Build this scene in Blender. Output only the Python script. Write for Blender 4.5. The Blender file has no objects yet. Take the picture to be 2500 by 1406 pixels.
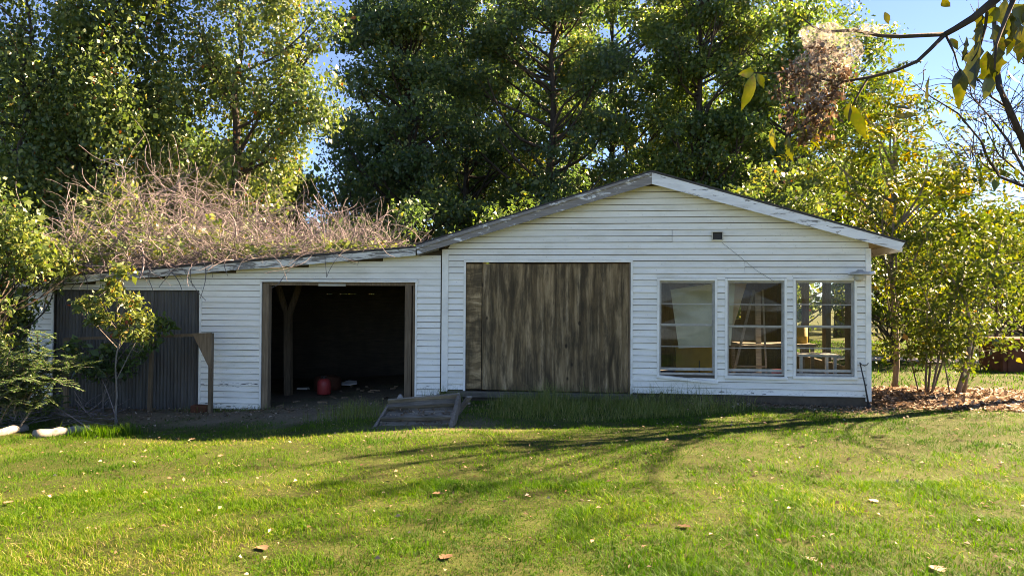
import bpy, bmesh, math, random
import numpy as np
from mathutils import Vector

# ------------------------------------------------------------------ camera, sky, sun, exposure
scene = bpy.context.scene
COL = scene.collection
CAM_F = 1900.0 / 2500.0                       # focal length in frame widths
YAW, PITCH, ROLL = math.radians(6.5), math.radians(1.0), math.radians(-0.33)
CAM = np.array([2.6, -12.85, 1.49])
cam_data = bpy.data.cameras.new('camera')
cam_data.sensor_width = 36.0
cam_data.lens = 36.0 * CAM_F
cam_data.clip_end = 2000.0
cam_data.clip_start = 0.05
cam = bpy.data.objects.new('camera', cam_data)
cam.location = CAM
cam.rotation_euler = (math.pi / 2 + PITCH, ROLL, YAW)
COL.objects.link(cam)
scene.camera = cam

SUN_EL = math.radians(32.5)
SUN_AZ = math.radians(90 - 32)                # clockwise from +Y
world = bpy.data.worlds.new('World')
scene.world = world
world.use_nodes = True
wn = world.node_tree
for n in list(wn.nodes):
    wn.nodes.remove(n)
wo = wn.nodes.new('ShaderNodeOutputWorld')
wb = wn.nodes.new('ShaderNodeBackground')
sky = wn.nodes.new('ShaderNodeTexSky')
sky.sky_type = 'NISHITA'
sky.sun_disc = False
sky.sun_elevation = SUN_EL
sky.sun_rotation = SUN_AZ
sky.air_density = 0.62
sky.dust_density = 0.0
sky.ozone_density = 10.0
wb.inputs['Strength'].default_value = 0.05
wn.links.new(sky.outputs[0], wb.inputs[0])
wn.links.new(wb.outputs[0], wo.inputs[0])

sun_d = bpy.data.lights.new('sun', 'SUN')
sun_d.energy = 4.6
sun_d.angle = math.radians(0.55)
sun_d.color = (1.0, 0.93, 0.82)
sun = bpy.data.objects.new('sun', sun_d)
sdir = Vector((math.sin(SUN_AZ) * math.cos(SUN_EL), math.cos(SUN_AZ) * math.cos(SUN_EL), math.sin(SUN_EL)))
sun.rotation_euler = sdir.to_track_quat('Z', 'Y').to_euler()
sun.location = sdir * 40
COL.objects.link(sun)

scene.view_settings.view_transform = 'Standard'
scene.view_settings.look = 'None'
scene.view_settings.exposure = 3.12
scene.view_settings.use_white_balance = True          # camera set for shade, as the photograph is
scene.view_settings.white_balance_temperature = 10500
scene.view_settings.white_balance_tint = 22
scene.view_settings.gamma = 1.0
scene.view_settings.use_curve_mapping = False
scene.cycles.max_bounces = 7
scene.cycles.diffuse_bounces = 4
scene.cycles.glossy_bounces = 3
scene.cycles.transmission_bounces = 5
scene.cycles.transparent_max_bounces = 8
scene.cycles.sample_clamp_indirect = 6.0
scene.cycles.use_denoising = True
scene.cycles.denoiser = 'OPENIMAGEDENOISE'
scene.cycles.denoising_input_passes = 'RGB_ALBEDO_NORMAL'
scene.cycles.filter_width = 0.95

rng = np.random.default_rng(11)
random.seed(11)

# ------------------------------------------------------------------ helpers
def _cam_matrix():
    a = math.pi / 2 + PITCH
    Rx = np.array([[1, 0, 0], [0, math.cos(a), -math.sin(a)], [0, math.sin(a), math.cos(a)]])
    Ry = np.array([[math.cos(ROLL), 0, math.sin(ROLL)], [0, 1, 0], [-math.sin(ROLL), 0, math.cos(ROLL)]])
    Rz = np.array([[math.cos(YAW), -math.sin(YAW), 0], [math.sin(YAW), math.cos(YAW), 0], [0, 0, 1]])
    return Rz @ Ry @ Rx
CM = _cam_matrix()
def at_y(px, py, Y):
    """world point on the vertical plane y=Y that the photograph shows at pixel px, py"""
    d = CM @ np.array([(px - 1250) / 1900.0, -(py - 703) / 1900.0, -1.0])
    return CAM + d * (Y - CAM[1]) / d[1]
def at_z(px, py, Z):
    d = CM @ np.array([(px - 1250) / 1900.0, -(py - 703) / 1900.0, -1.0])
    return CAM + d * (Z - CAM[2]) / d[2]
def at_d(px, py, D):
    return CAM + CM @ np.array([(px - 1250) / 1900.0, -(py - 703) / 1900.0, -1.0]) * D

_grids = {}
def vnoise(x, y, scale, seed=0):
    """smooth value noise in 0..1 for arrays"""
    if seed not in _grids:
        _grids[seed] = np.random.default_rng(1000 + seed).random((128, 128))
    g = _grids[seed]
    u, v = np.asarray(x) / scale + 300.0, np.asarray(y) / scale + 300.0
    i, j = np.floor(u).astype(int), np.floor(v).astype(int)
    fu, fv = u - i, v - j
    fu, fv = fu * fu * (3 - 2 * fu), fv * fv * (3 - 2 * fv)
    i0, i1, j0, j1 = i % 128, (i + 1) % 128, j % 128, (j + 1) % 128
    return (g[i0, j0] * (1 - fu) + g[i1, j0] * fu) * (1 - fv) + (g[i0, j1] * (1 - fu) + g[i1, j1] * fu) * fv

def ground_z(x, y):
    x = np.asarray(x, float); y = np.asarray(y, float)
    t = np.clip((x + 5.0) / 6.0, 0, 1); t = t * t * (3 - 2 * t)
    z = -0.43 + 0.30 * t
    z = z - 0.10 * np.clip((-y - 3.0) / 8.0, 0, 1) * t
    z = z + 0.05 * (vnoise(x, y, 2.3, 1) - 0.5) + 0.025 * (vnoise(x, y, 0.6, 2) - 0.5)
    far = np.clip((np.hypot(x - 2, y) - 25) / 60, 0, 1)
    return z + far * 0.8 * (vnoise(x, y, 40, 3) - 0.3)

def set_mat(o, m):
    if m is not None:
        o.data.materials.append(m)

def link(o, parent=None):
    COL.objects.link(o)
    if parent is not None:
        o.parent = parent
    return o

def tag(o, label, cat, group=None):
    o['label'] = label
    o['category'] = cat
    if group:
        o['group'] = group
    return o

def kind(o, k, label=None, cat=None):
    o['kind'] = k
    if label:
        o['label'] = label
    if cat:
        o['category'] = cat
    return o

def empty(name, loc, label, cat, group=None):
    o = bpy.data.objects.new(name, None)
    o.empty_display_size = 0.2
    o.location = loc
    COL.objects.link(o)
    return tag(o, label, cat, group)

def mesh_from_np(name, V, F, mat, parent=None, rnd=None, smooth=False, origin=None):
    """V (n,3) float, F (m,k) int, all faces with k corners; rnd = one float per face"""
    V = np.asarray(V, dtype=np.float32); F = np.asarray(F, dtype=np.int32)
    if origin is not None:
        V = V - np.asarray(origin, dtype=np.float32)
    me = bpy.data.meshes.new(name)
    me.vertices.add(len(V)); me.vertices.foreach_set('co', V.ravel())
    m, k = F.shape
    me.loops.add(m * k); me.loops.foreach_set('vertex_index', F.ravel())
    me.polygons.add(m)
    me.polygons.foreach_set('loop_start', np.arange(0, m * k, k, dtype=np.int32))
    if smooth:
        me.polygons.foreach_set('use_smooth', np.ones(m, dtype=bool))
    me.update(calc_edges=True)
    if rnd is not None:
        a = me.attributes.new('rnd', 'FLOAT', 'FACE')
        a.data.foreach_set('value', np.asarray(rnd, dtype=np.float32))
    o = bpy.data.objects.new(name, me)
    if origin is not None:
        o.location = origin
    set_mat(o, mat)
    link(o, parent)
    if parent is not None:
        o.matrix_parent_inverse = parent_inv(parent)
    return o

def parent_inv(parent):
    # parents are never rotated or scaled; a part's own location is already its world position
    from mathutils import Matrix
    return Matrix.Translation(-parent.location)

class MB:
    """collects shapes given in world coordinates and builds ONE mesh object"""
    def __init__(self):
        self.v = []; self.f = []
    def add(self, vs, fs):
        b = len(self.v)
        self.v.extend([tuple(map(float, p)) for p in vs]); self.f.extend([tuple(b + i for i in q) for q in fs])
        return self
    def hexa(self, p):
        """eight corners: 0-3 bottom loop, 4-7 top loop"""
        return self.add(p, [(3, 2, 1, 0), (4, 5, 6, 7), (0, 1, 5, 4), (1, 2, 6, 5), (2, 3, 7, 6), (3, 0, 4, 7)])
    def box(self, x0, x1, y0, y1, z0, z1):
        return self.hexa([(x0, y0, z0), (x1, y0, z0), (x1, y1, z0), (x0, y1, z0), (x0, y0, z1), (x1, y0, z1), (x1, y1, z1), (x0, y1, z1)])
    def bar(self, a, b, w, h, up=(0, 0, 1), w2=None):
        a, b = Vector(a), Vector(b)
        d = (b - a).normalized(); up = Vector(up)
        s = d.cross(up)
        if s.length < 1e-4:
            s = d.cross(Vector((0, 1, 0)))
        s.normalize(); u = s.cross(d).normalized()
        w2 = w if w2 is None else w2
        s1, u1, s2 = s * w / 2, u * h / 2, s * w2 / 2
        return self.hexa([a - s1 - u1, a + s1 - u1, b + s2 - u1, b - s2 - u1, a - s1 + u1, a + s1 + u1, b + s2 + u1, b - s2 + u1])
    def prism(self, poly, y0, y1):
        """polygon of (x, z) corners, pushed from y0 to y1"""
        n = len(poly)
        vs = [(x, y0, z) for x, z in poly] + [(x, y1, z) for x, z in poly]
        fs = [tuple(range(n)), tuple(range(2 * n - 1, n - 1, -1))]
        fs += [(i + n, (i + 1) % n + n, (i + 1) % n, i) for i in range(n)]
        return self.add(vs, fs)
    def tube(self, pts, rad, sides=6, cap=True):
        pts = [Vector(p) for p in pts]; n = len(pts)
        rad = [rad] * n if not hasattr(rad, '__len__') else rad
        ref = Vector((0.31, 0.2, 0.93)); vs = []; fs = []
        for i, p in enumerate(pts):
            d = (pts[min(i + 1, n - 1)] - pts[max(i - 1, 0)])
            d = d.normalized() if d.length > 1e-9 else Vector((0, 0, 1))
            s = d.cross(ref)
            if s.length < 0.05:
                s = d.cross(Vector((1, 0, 0)))
            s.normalize(); u = s.cross(d)
            for k in range(sides):
                a = 2 * math.pi * k / sides
                vs.append(p + (s * math.cos(a) + u * math.sin(a)) * rad[i])
        for i in range(n - 1):
            for k in range(sides):
                k2 = (k + 1) % sides
                fs.append((i * sides + k, i * sides + k2, (i + 1) * sides + k2, (i + 1) * sides + k))
        if cap:
            fs.append(tuple(range(sides - 1, -1, -1))); fs.append(tuple((n - 1) * sides + k for k in range(sides)))
        return self.add(vs, fs)
    def lathe(self, c, prof, seg=20):
        """profile of (radius, z) turned about the vertical through c"""
        vs = []; fs = []
        for r, z in prof:
            for k in range(seg):
                a = 2 * math.pi * k / seg
                vs.append((c[0] + r * math.cos(a), c[1] + r * math.sin(a), c[2] + z))
        for i in range(len(prof) - 1):
            for k in range(seg):
                k2 = (k + 1) % seg
                fs.append((i * seg + k, i * seg + k2, (i + 1) * seg + k2, (i + 1) * seg + k))
        fs.append(tuple(range(seg - 1, -1, -1))); fs.append(tuple((len(prof) - 1) * seg + k for k in range(seg)))
        return self.add(vs, fs)
    def build(self, name, mat, parent=None, smooth=False, bevel=0.0):
        me = bpy.data.meshes.new(name)
        V = np.array(self.v); o3 = (V.min(0) + V.max(0)) / 2; o3[2] = V[:, 2].min()
        me.from_pydata([tuple(p) for p in (V - o3)], [], self.f)
        if smooth:
            me.polygons.foreach_set('use_smooth', [True] * len(me.polygons))
        o = bpy.data.objects.new(name, me)
        o.location = o3
        set_mat(o, mat)
        link(o, parent)
        if parent is not None:
            o.matrix_parent_inverse = parent_inv(parent)
        if bevel:
            b = o.modifiers.new('bevel', 'BEVEL'); b.width = bevel; b.segments = 2; b.limit_method = 'ANGLE'
        return o

# ------------------------------------------------------------------ materials
def new_mat(name):
    m = bpy.data.materials.new(name); m.use_nodes = True
    nt = m.node_tree
    for n in list(nt.nodes):
        nt.nodes.remove(n)
    out = nt.nodes.new('ShaderNodeOutputMaterial')
    return m, nt, out

def N(nt, t, **kw):
    n = nt.nodes.new(t)
    for k, v in kw.items():
        setattr(n, k, v)
    return n

def ramp(nt, src, stops, interp='LINEAR'):
    r = nt.nodes.new('ShaderNodeValToRGB'); r.color_ramp.interpolation = interp
    e = r.color_ramp.elements
    while len(e) > 1:
        e.remove(e[0])
    e[0].position = stops[0][0]; c = stops[0][1]; e[0].color = (*c, 1) if len(c) == 3 else c
    for p, c in stops[1:]:
        q = e.new(p); q.color = (*c, 1) if len(c) == 3 else c
    nt.links.new(src, r.inputs[0])
    return r.outputs[0]

def coords(nt, scale=(1, 1, 1), world=True, rot=(0, 0, 0), loc=(0, 0, 0)):
    if world:
        g = nt.nodes.new('ShaderNodeNewGeometry'); s = g.outputs['Position']
    else:
        g = nt.nodes.new('ShaderNodeTexCoord'); s = g.outputs['Object']
    mp = nt.nodes.new('ShaderNodeMapping'); mp.inputs['Scale'].default_value = scale
    mp.inputs['Rotation'].default_value = rot; mp.inputs['Location'].default_value = loc
    nt.links.new(s, mp.inputs[0])
    return mp.outputs[0]

def noise(nt, vec, scale, detail=4, rough=0.55, dist=0.0):
    n = nt.nodes.new('ShaderNodeTexNoise')
    n.inputs['Scale'].default_value = scale; n.inputs['Detail'].default_value = detail
    n.inputs['Roughness'].default_value = rough; n.inputs['Distortion'].default_value = dist
    nt.links.new(vec, n.inputs['Vector'])
    return n.outputs[0]

def mix(nt, fac, a, b, mode='MIX'):
    m = nt.nodes.new('ShaderNodeMix'); m.data_type = 'RGBA'; m.blend_type = mode
    for sock, val in ((m.inputs[0], fac), (m.inputs[6], a), (m.inputs[7], b)):
        if hasattr(val, 'is_linked') or hasattr(val, 'node'):
            nt.links.new(val, sock)
        elif isinstance(val, (int, float)):
            sock.default_value = val
        else:
            sock.default_value = (*val, 1)
    return m.outputs[2]

def math_n(nt, op, a, b=0.0, clamp=False):
    m = nt.nodes.new('ShaderNodeMath'); m.operation = op; m.use_clamp = clamp
    for s, v in ((m.inputs[0], a), (m.inputs[1], b)):
        if hasattr(v, 'node'):
            nt.links.new(v, s)
        else:
            s.default_value = v
    return m.outputs[0]

def finish(nt, out, col, rough=0.7, spec=0.3, bump=None, bump_d=0.01, metal=0.0):
    p = nt.nodes.new('ShaderNodeBsdfPrincipled')
    if hasattr(col, 'node'):
        nt.links.new(col, p.inputs['Base Color'])
    else:
        p.inputs['Base Color'].default_value = (*col, 1)
    if hasattr(rough, 'node'):
        nt.links.new(rough, p.inputs['Roughness'])
    else:
        p.inputs['Roughness'].default_value = rough
    p.inputs['Specular IOR Level'].default_value = spec
    p.inputs['Metallic'].default_value = metal
    if bump is not None:
        b = nt.nodes.new('ShaderNodeBump'); b.inputs['Distance'].default_value = bump_d
        b.inputs['Strength'].default_value = 0.8
        nt.links.new(bump, b.inputs['Height']); nt.links.new(b.outputs[0], p.inputs['Normal'])
    nt.links.new(p.outputs[0], out.inputs[0])
    return p

def leaf_mat(name, stops, trans=0.4, warm=(1.25, 1.15, 0.55), rough=0.45, spec=0.35, blemish=False):
    m, nt, out = new_mat(name)
    a = N(nt, 'ShaderNodeAttribute', attribute_name='rnd')
    c = ramp(nt, a.outputs['Fac'], stops)
    if blemish:
        n1 = noise(nt, coords(nt), 45, 5, 0.7); n2 = noise(nt, coords(nt), 14, 4, 0.6)
        c = mix(nt, ramp(nt, n2, [(0.45, (0, 0, 0)), (0.7, (0.7, 0.7, 0.7))]), c, (0.16, 0.15, 0.03))
        c = mix(nt, ramp(nt, n1, [(0.56, (0, 0, 0)), (0.66, (0.9, 0.9, 0.9))]), c, (0.07, 0.04, 0.02))
    p = nt.nodes.new('ShaderNodeBsdfPrincipled')
    nt.links.new(c, p.inputs['Base Color'])
    p.inputs['Roughness'].default_value = rough; p.inputs['Specular IOR Level'].default_value = spec
    t = nt.nodes.new('ShaderNodeBsdfTranslucent')
    nt.links.new(mix(nt, 1.0, c, warm, 'MULTIPLY'), t.inputs[0])
    s = nt.nodes.new('ShaderNodeMixShader'); s.inputs[0].default_value = trans
    nt.links.new(p.outputs[0], s.inputs[1]); nt.links.new(t.outputs[0], s.inputs[2])
    nt.links.new(s.outputs[0], out.inputs[0])
    return m

def paint_mat(name, paint, wood, cover, scale=(3, 3, 9), seed=0.0, along_x=True):
    """flaking white paint over grey weathered wood; cover = share still painted"""
    m, nt, out = new_mat(name)
    v = coords(nt, scale, loc=(seed, seed, seed))
    n1 = noise(nt, v, 1.6, 8, 0.68, 0.6)
    f = ramp(nt, n1, [(cover - 0.03, (0, 0, 0)), (cover + 0.02, (1, 1, 1))])
    g = noise(nt, coords(nt, (4, 30, 60) if along_x else (60, 30, 4)), 1.0, 5, 0.6)
    wc = ramp(nt, g, [(0.3, tuple(c * 0.55 for c in wood)), (0.7, wood)])
    d = noise(nt, coords(nt, (1.2, 1, 6)), 2.0, 4)
    pc = mix(nt, ramp(nt, d, [(0.45, (0, 0, 0)), (0.75, (1, 1, 1))]), paint, tuple(c * 0.72 for c in paint))
    c = mix(nt, f, pc, wc)
    finish(nt, out, c, 0.65, 0.3, math_n(nt, 'ADD', math_n(nt, 'MULTIPLY', f, -0.6), math_n(nt, 'MULTIPLY', g, 0.3)), 0.004)
    return m

def wood_mat(name, dark, light, grain=(40, 40, 3), rough=0.8, mould=None):
    m, nt, out = new_mat(name)
    oi = nt.nodes.new('ShaderNodeObjectInfo')
    v = coords(nt, grain)
    n1 = noise(nt, v, 1.0, 6, 0.62, 0.8)
    n2 = noise(nt, coords(nt, (2.2, 2.2, 1.2)), 1.0, 4)
    c = ramp(nt, n1, [(0.25, dark), (0.72, light)])
    c = mix(nt, ramp(nt, n2, [(0.4, (0, 0, 0)), (0.8, (0.65, 0.65, 0.65))]), c, tuple(x * 0.6 for x in dark))
    if mould:
        n3 = noise(nt, coords(nt, (3, 3, 1.5), loc=(4, 2, 1)), 1.0, 6, 0.7)
        c = mix(nt, ramp(nt, n3, [(0.5, (0, 0, 0)), (0.7, (0.7, 0.7, 0.7))]), c, mould)
    h = nt.nodes.new('ShaderNodeHueSaturation'); nt.links.new(c, h.inputs['Color'])
    nt.links.new(math_n(nt, 'ADD', math_n(nt, 'MULTIPLY', oi.outputs['Random'], 0.4), 0.8), h.inputs['Value'])
    finish(nt, out, h.outputs[0], rough, 0.2, n1, 0.006)
    return m

def plain_mat(name, col, rough=0.6, spec=0.3, var=0.25, scale=6.0, metal=0.0):
    m, nt, out = new_mat(name)
    n1 = noise(nt, coords(nt), scale, 5, 0.6)
    c = ramp(nt, n1, [(0.3, tuple(x * (1 - var) for x in col)), (0.7, tuple(min(1, x * (1 + var * 0.4)) for x in col))])
    finish(nt, out, c, rough, spec, n1, 0.003, metal)
    return m

M = {}
# white lap siding: chalky paint, dull streaks, mildew freckles, chips along the lowest courses
m, nt, out = new_mat('siding_paint')
oi = nt.nodes.new('ShaderNodeObjectInfo')
st = noise(nt, coords(nt, (1.4, 1, 9)), 1.5, 5, 0.6)
c = ramp(nt, st, [(0.3, (0.79, 0.75, 0.64)), (0.7, (0.90, 0.87, 0.77))])
mil = noise(nt, coords(nt, (1.2, 1, 5), loc=(3.1, 0, 1.7)), 1.1, 7, 0.7)
c = mix(nt, ramp(nt, mil, [(0.52, (0, 0, 0)), (0.74, (0.45, 0.45, 0.45))]), c, (0.48, 0.42, 0.27))
sep = nt.nodes.new('ShaderNodeSeparateXYZ'); nt.links.new(coords(nt), sep.inputs[0])
chip = noise(nt, coords(nt, (5, 1, 26), loc=(0.7, 0, 0.3)), 1.0, 6, 0.7)
band = ramp(nt, math_n(nt, 'ADD', sep.outputs[2], 0.5), [(0.0, (1, 1, 1)), (0.20, (1, 1, 1)), (0.23, (0, 0, 0)), (0.48, (0, 0, 0)), (0.50, (1, 1, 1)), (0.55, (1, 1, 1)), (0.61, (0, 0, 0))])
lowf = math_n(nt, 'MULTIPLY', ramp(nt, chip, [(0.57, (0, 0, 0)), (0.60, (1, 1, 1))]), band)
c = mix(nt, lowf, c, (0.05, 0.042, 0.035))
fine = noise(nt, coords(nt, (30, 30, 45)), 1.0, 3)
c = mix(nt, ramp(nt, fine, [(0.66, (0, 0, 0)), (0.74, (0.5, 0.5, 0.5))]), c, (0.33, 0.31, 0.26))
h = nt.nodes.new('ShaderNodeHueSaturation'); nt.links.new(c, h.inputs['Color'])
nt.links.new(math_n(nt, 'ADD', math_n(nt, 'MULTIPLY', oi.outputs['Random'], 0.10), 0.92), h.inputs['Value'])
finish(nt, out, h.outputs[0], 0.5, 0.3, st, 0.003)
M['siding'] = m

M['trim'] = plain_mat('trim_paint', (0.85, 0.82, 0.72), 0.5, 0.3, 0.18, 5)
M['rake_left'] = paint_mat('weathered_rake_paint', (0.72, 0.72, 0.69), (0.30, 0.27, 0.24), 0.42, (2.2, 2.2, 8), 1.3)
M['rake_right'] = paint_mat('flaking_rake_paint', (0.80, 0.80, 0.77), (0.25, 0.23, 0.21), 0.60, (2.2, 2.2, 9), 5.1)
M['fascia'] = paint_mat('flaking_fascia_paint', (0.66, 0.65, 0.58), (0.24, 0.22, 0.19), 0.52, (1.6, 2, 10), 2.2)
M['roof'] = plain_mat('asphalt_roofing', (0.07, 0.065, 0.06), 0.9, 0.2, 0.4, 20)
M['soffit'] = wood_mat('soffit_wood', (0.40, 0.36, 0.27), (0.58, 0.54, 0.44), (3, 40, 40))
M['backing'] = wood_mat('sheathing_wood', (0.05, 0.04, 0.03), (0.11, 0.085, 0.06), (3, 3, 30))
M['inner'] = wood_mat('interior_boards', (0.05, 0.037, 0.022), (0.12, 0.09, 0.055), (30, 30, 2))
M['post'] = wood_mat('brown_post_wood', (0.10, 0.064, 0.038), (0.26, 0.18, 0.115), (40, 40, 2.5))
M['grey_wood'] = wood_mat('grey_weathered_wood', (0.07, 0.058, 0.044), (0.26, 0.225, 0.18), (4, 40, 40), 0.85, (0.10, 0.10, 0.06))
M['grey_wood_v'] = wood_mat('grey_upright_wood', (0.085, 0.07, 0.058), (0.24, 0.205, 0.17), (40, 40, 3), 0.85)

# weathered plywood: long vertical veneer figure, cathedral knots, black mould and pale worn streaks
def plywood(name, vertical=True, seed=0.0, tone=1.0):
    m, nt, out = new_mat(name)
    g = (11, 9, 0.8) if vertical else (1.4, 9, 10)
    v = coords(nt, g, loc=(seed, 0, seed * 0.3))
    warp = nt.nodes.new('ShaderNodeTexNoise'); warp.inputs['Scale'].default_value = 1.1; warp.inputs['Detail'].default_value = 3
    nt.links.new(coords(nt, (2.2, 2, 1.3) if vertical else (2, 2, 3), loc=(seed, seed, 0)), warp.inputs['Vector'])
    add = N(nt, 'ShaderNodeVectorMath', operation='MULTIPLY_ADD')
    nt.links.new(warp.outputs['Color'], add.inputs[0]); add.inputs[1].default_value = (1.5, 0, 0.6) if vertical else (0.9, 0, 3.2)
    nt.links.new(v, add.inputs[2])
    n1 = noise(nt, add.outputs[0], 1.0, 7, 0.6, 0.3)
    c = ramp(nt, n1, [(0.30, tuple(x * tone for x in (0.040, 0.026, 0.014))), (0.46, tuple(x * tone for x in (0.125, 0.078, 0.038))),
                      (0.60, tuple(x * tone for x in (0.25, 0.162, 0.084))), (0.74, tuple(x * tone for x in (0.43, 0.30, 0.18)))])
    n2 = noise(nt, coords(nt, (4.5, 1, 1.0), loc=(seed * 2, 0, 1)), 1.3, 7, 0.68)
    c = mix(nt, ramp(nt, n2, [(0.43, (0, 0, 0)), (0.58, (0.8, 0.8, 0.8))]), c, tuple(x * tone for x in (0.040, 0.028, 0.016)))
    n4 = noise(nt, coords(nt, (26, 10, 1.1) if vertical else (2, 10, 30), loc=(0, 0, seed)), 1.0, 5, 0.65)
    c = mix(nt, ramp(nt, n4, [(0.56, (0, 0, 0)), (0.78, (0.38, 0.38, 0.38))]), c, tuple(x * tone for x in (0.46, 0.33, 0.195)))
    vo = nt.nodes.new('ShaderNodeTexVoronoi'); vo.inputs['Scale'].default_value = 1.0
    nt.links.new(coords(nt, (3.4, 1, 2.0), loc=(seed * 1.7, 0, 0.4)), vo.inputs['Vector'])
    c = mix(nt, ramp(nt, vo.outputs['Distance'], [(0.05, (0.9, 0.9, 0.9)), (0.10, (0, 0, 0))]), c, (0.03, 0.02, 0.012))
    finish(nt, out, c, 0.85, 0.2, n1, 0.004)
    return m
M['ply_a'] = plywood('plywood_left_sheet', True, 0.0, 1.4)
M['ply_b'] = plywood('plywood_right_sheet', True, 7.3, 1.25)
M['ply_s'] = plywood('plywood_strip', False, 3.9, 1.7)

m, nt, out = new_mat('corrugated_steel')
a = noise(nt, coords(nt, (9, 9, 1.0)), 1.0, 6, 0.6)
b = noise(nt, coords(nt, (2, 2, 1.3)), 1.0, 5, 0.6)
c = ramp(nt, a, [(0.3, (0.055, 0.052, 0.047)), (0.7, (0.125, 0.118, 0.105))])
c = mix(nt, ramp(nt, b, [(0.5, (0, 0, 0)), (0.75, (0.6, 0.6, 0.6))]), c, (0.085, 0.055, 0.035))
finish(nt, out, c, 0.6, 0.4, a, 0.002, 0.25)
M['corrugated'] = m

# window glass, dusty
m, nt, out = new_mat('window_glass')
tr = nt.nodes.new('ShaderNodeBsdfTransparent'); tr.inputs[0].default_value = (0.93, 0.95, 0.93, 1)
gl = nt.nodes.new('ShaderNodeBsdfGlossy'); gl.inputs['Roughness'].default_value = 0.02
fr = nt.nodes.new('ShaderNodeFresnel'); fr.inputs['IOR'].default_value = 1.28
df = nt.nodes.new('ShaderNodeBsdfDiffuse'); df.inputs[0].default_value = (0.5, 0.47, 0.4, 1)
s1 = nt.nodes.new('ShaderNodeMixShader'); nt.links.new(fr.outputs[0], s1.inputs[0])
nt.links.new(tr.outputs[0], s1.inputs[1]); nt.links.new(gl.outputs[0], s1.inputs[2])
dn = noise(nt, coords(nt, (4, 4, 4)), 1.5, 6, 0.7)
s2 = nt.nodes.new('ShaderNodeMixShader'); nt.links.new(ramp(nt, dn, [(0.40, (0.003,) * 3), (0.8, (0.03,) * 3)]), s2.inputs[0])
nt.links.new(s1.outputs[0], s2.inputs[1]); nt.links.new(df.outputs[0], s2.inputs[2])
nt.links.new(s2.outputs[0], out.inputs[0])
M['glass'] = m
M['sash'] = plain_mat('aluminium_sash', (0.42, 0.39, 0.33), 0.55, 0.4, 0.3, 12, 0.0)
M['panel_white'] = plain_mat('drywall_paper', (0.80, 0.72, 0.53), 0.8, 0.2, 0.25, 2.5)
M['panel_pink'] = plain_mat('bare_panel', (0.78, 0.60, 0.44), 0.8, 0.2, 0.3, 3)
M['yellow'] = plain_mat('yellow_paint', (0.30, 0.19, 0.02), 0.5, 0.4, 0.25, 4)
M['red'] = plain_mat('red_plastic', (0.50, 0.05, 0.045), 0.45, 0.4, 0.3, 4)
M['white_obj'] = plain_mat('white_plastic', (0.75, 0.74, 0.70), 0.5, 0.4, 0.2, 5)
M['rust'] = plain_mat('rusty_steel', (0.16, 0.055, 0.03), 0.85, 0.2, 0.45, 5)
M['dark_metal'] = plain_mat('dark_metal', (0.035, 0.033, 0.03), 0.6, 0.4, 0.3, 10)
M['lamp'] = plain_mat('weathered_lamp_metal', (0.50, 0.48, 0.42), 0.5, 0.5, 0.3, 10, 0.3)
M['concrete'] = plain_mat('concrete', (0.30, 0.28, 0.25), 0.9, 0.2, 0.35, 5)
M['foundation'] = plain_mat('muddy_concrete', (0.11, 0.085, 0.062), 0.95, 0.1, 0.4, 6)
M['log'] = wood_mat('bleached_log_wood', (0.17, 0.15, 0.125), (0.38, 0.35, 0.31), (3, 30, 30))
M['bark'] = wood_mat('bark', (0.025, 0.02, 0.016), (0.085, 0.07, 0.057), (14, 14, 3), 0.95)
M['bark_pale'] = wood_mat('pale_bark', (0.10, 0.085, 0.07), (0.26, 0.23, 0.20), (14, 14, 3), 0.95)
M['dry_vine'] = wood_mat('dry_vine_stem', (0.085, 0.070, 0.072), (0.29, 0.25, 0.25), (6, 6, 6), 0.9)

# soil, thatch and moss under the grass
m, nt, out = new_mat('soil_and_thatch')
b1 = noise(nt, coords(nt), 1.2, 6, 0.62)
b2 = noise(nt, coords(nt), 26.0, 5, 0.7)
b3 = noise(nt, coords(nt), 5.0, 5, 0.6)
c = ramp(nt, b2, [(0.25, (0.085, 0.062, 0.04)), (0.55, (0.20, 0.155, 0.105)), (0.8, (0.36, 0.30, 0.22))])
bm = N(nt, 'ShaderNodeAttribute', attribute_name='bare')
und = ramp(nt, b2, [(0.3, (0.022, 0.028, 0.008)), (0.6, (0.055, 0.068, 0.017)), (0.85, (0.13, 0.125, 0.05))])
c = mix(nt, bm.outputs['Fac'], und, c)
c = mix(nt, ramp(nt, b1, [(0.45, (0, 0, 0)), (0.65, (0.45, 0.45, 0.45))]), c, (0.085, 0.11, 0.03))
c = mix(nt, ramp(nt, b3, [(0.5, (0, 0, 0)), (0.8, (0.5, 0.5, 0.5))]), c, (0.07, 0.05, 0.035))
finish(nt, out, c, 0.95, 0.1, b2, 0.03)
M['soil'] = m
M['gravel'] = plain_mat('grey_gravel', (0.36, 0.34, 0.35), 0.95, 0.1, 0.35, 30)

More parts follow.
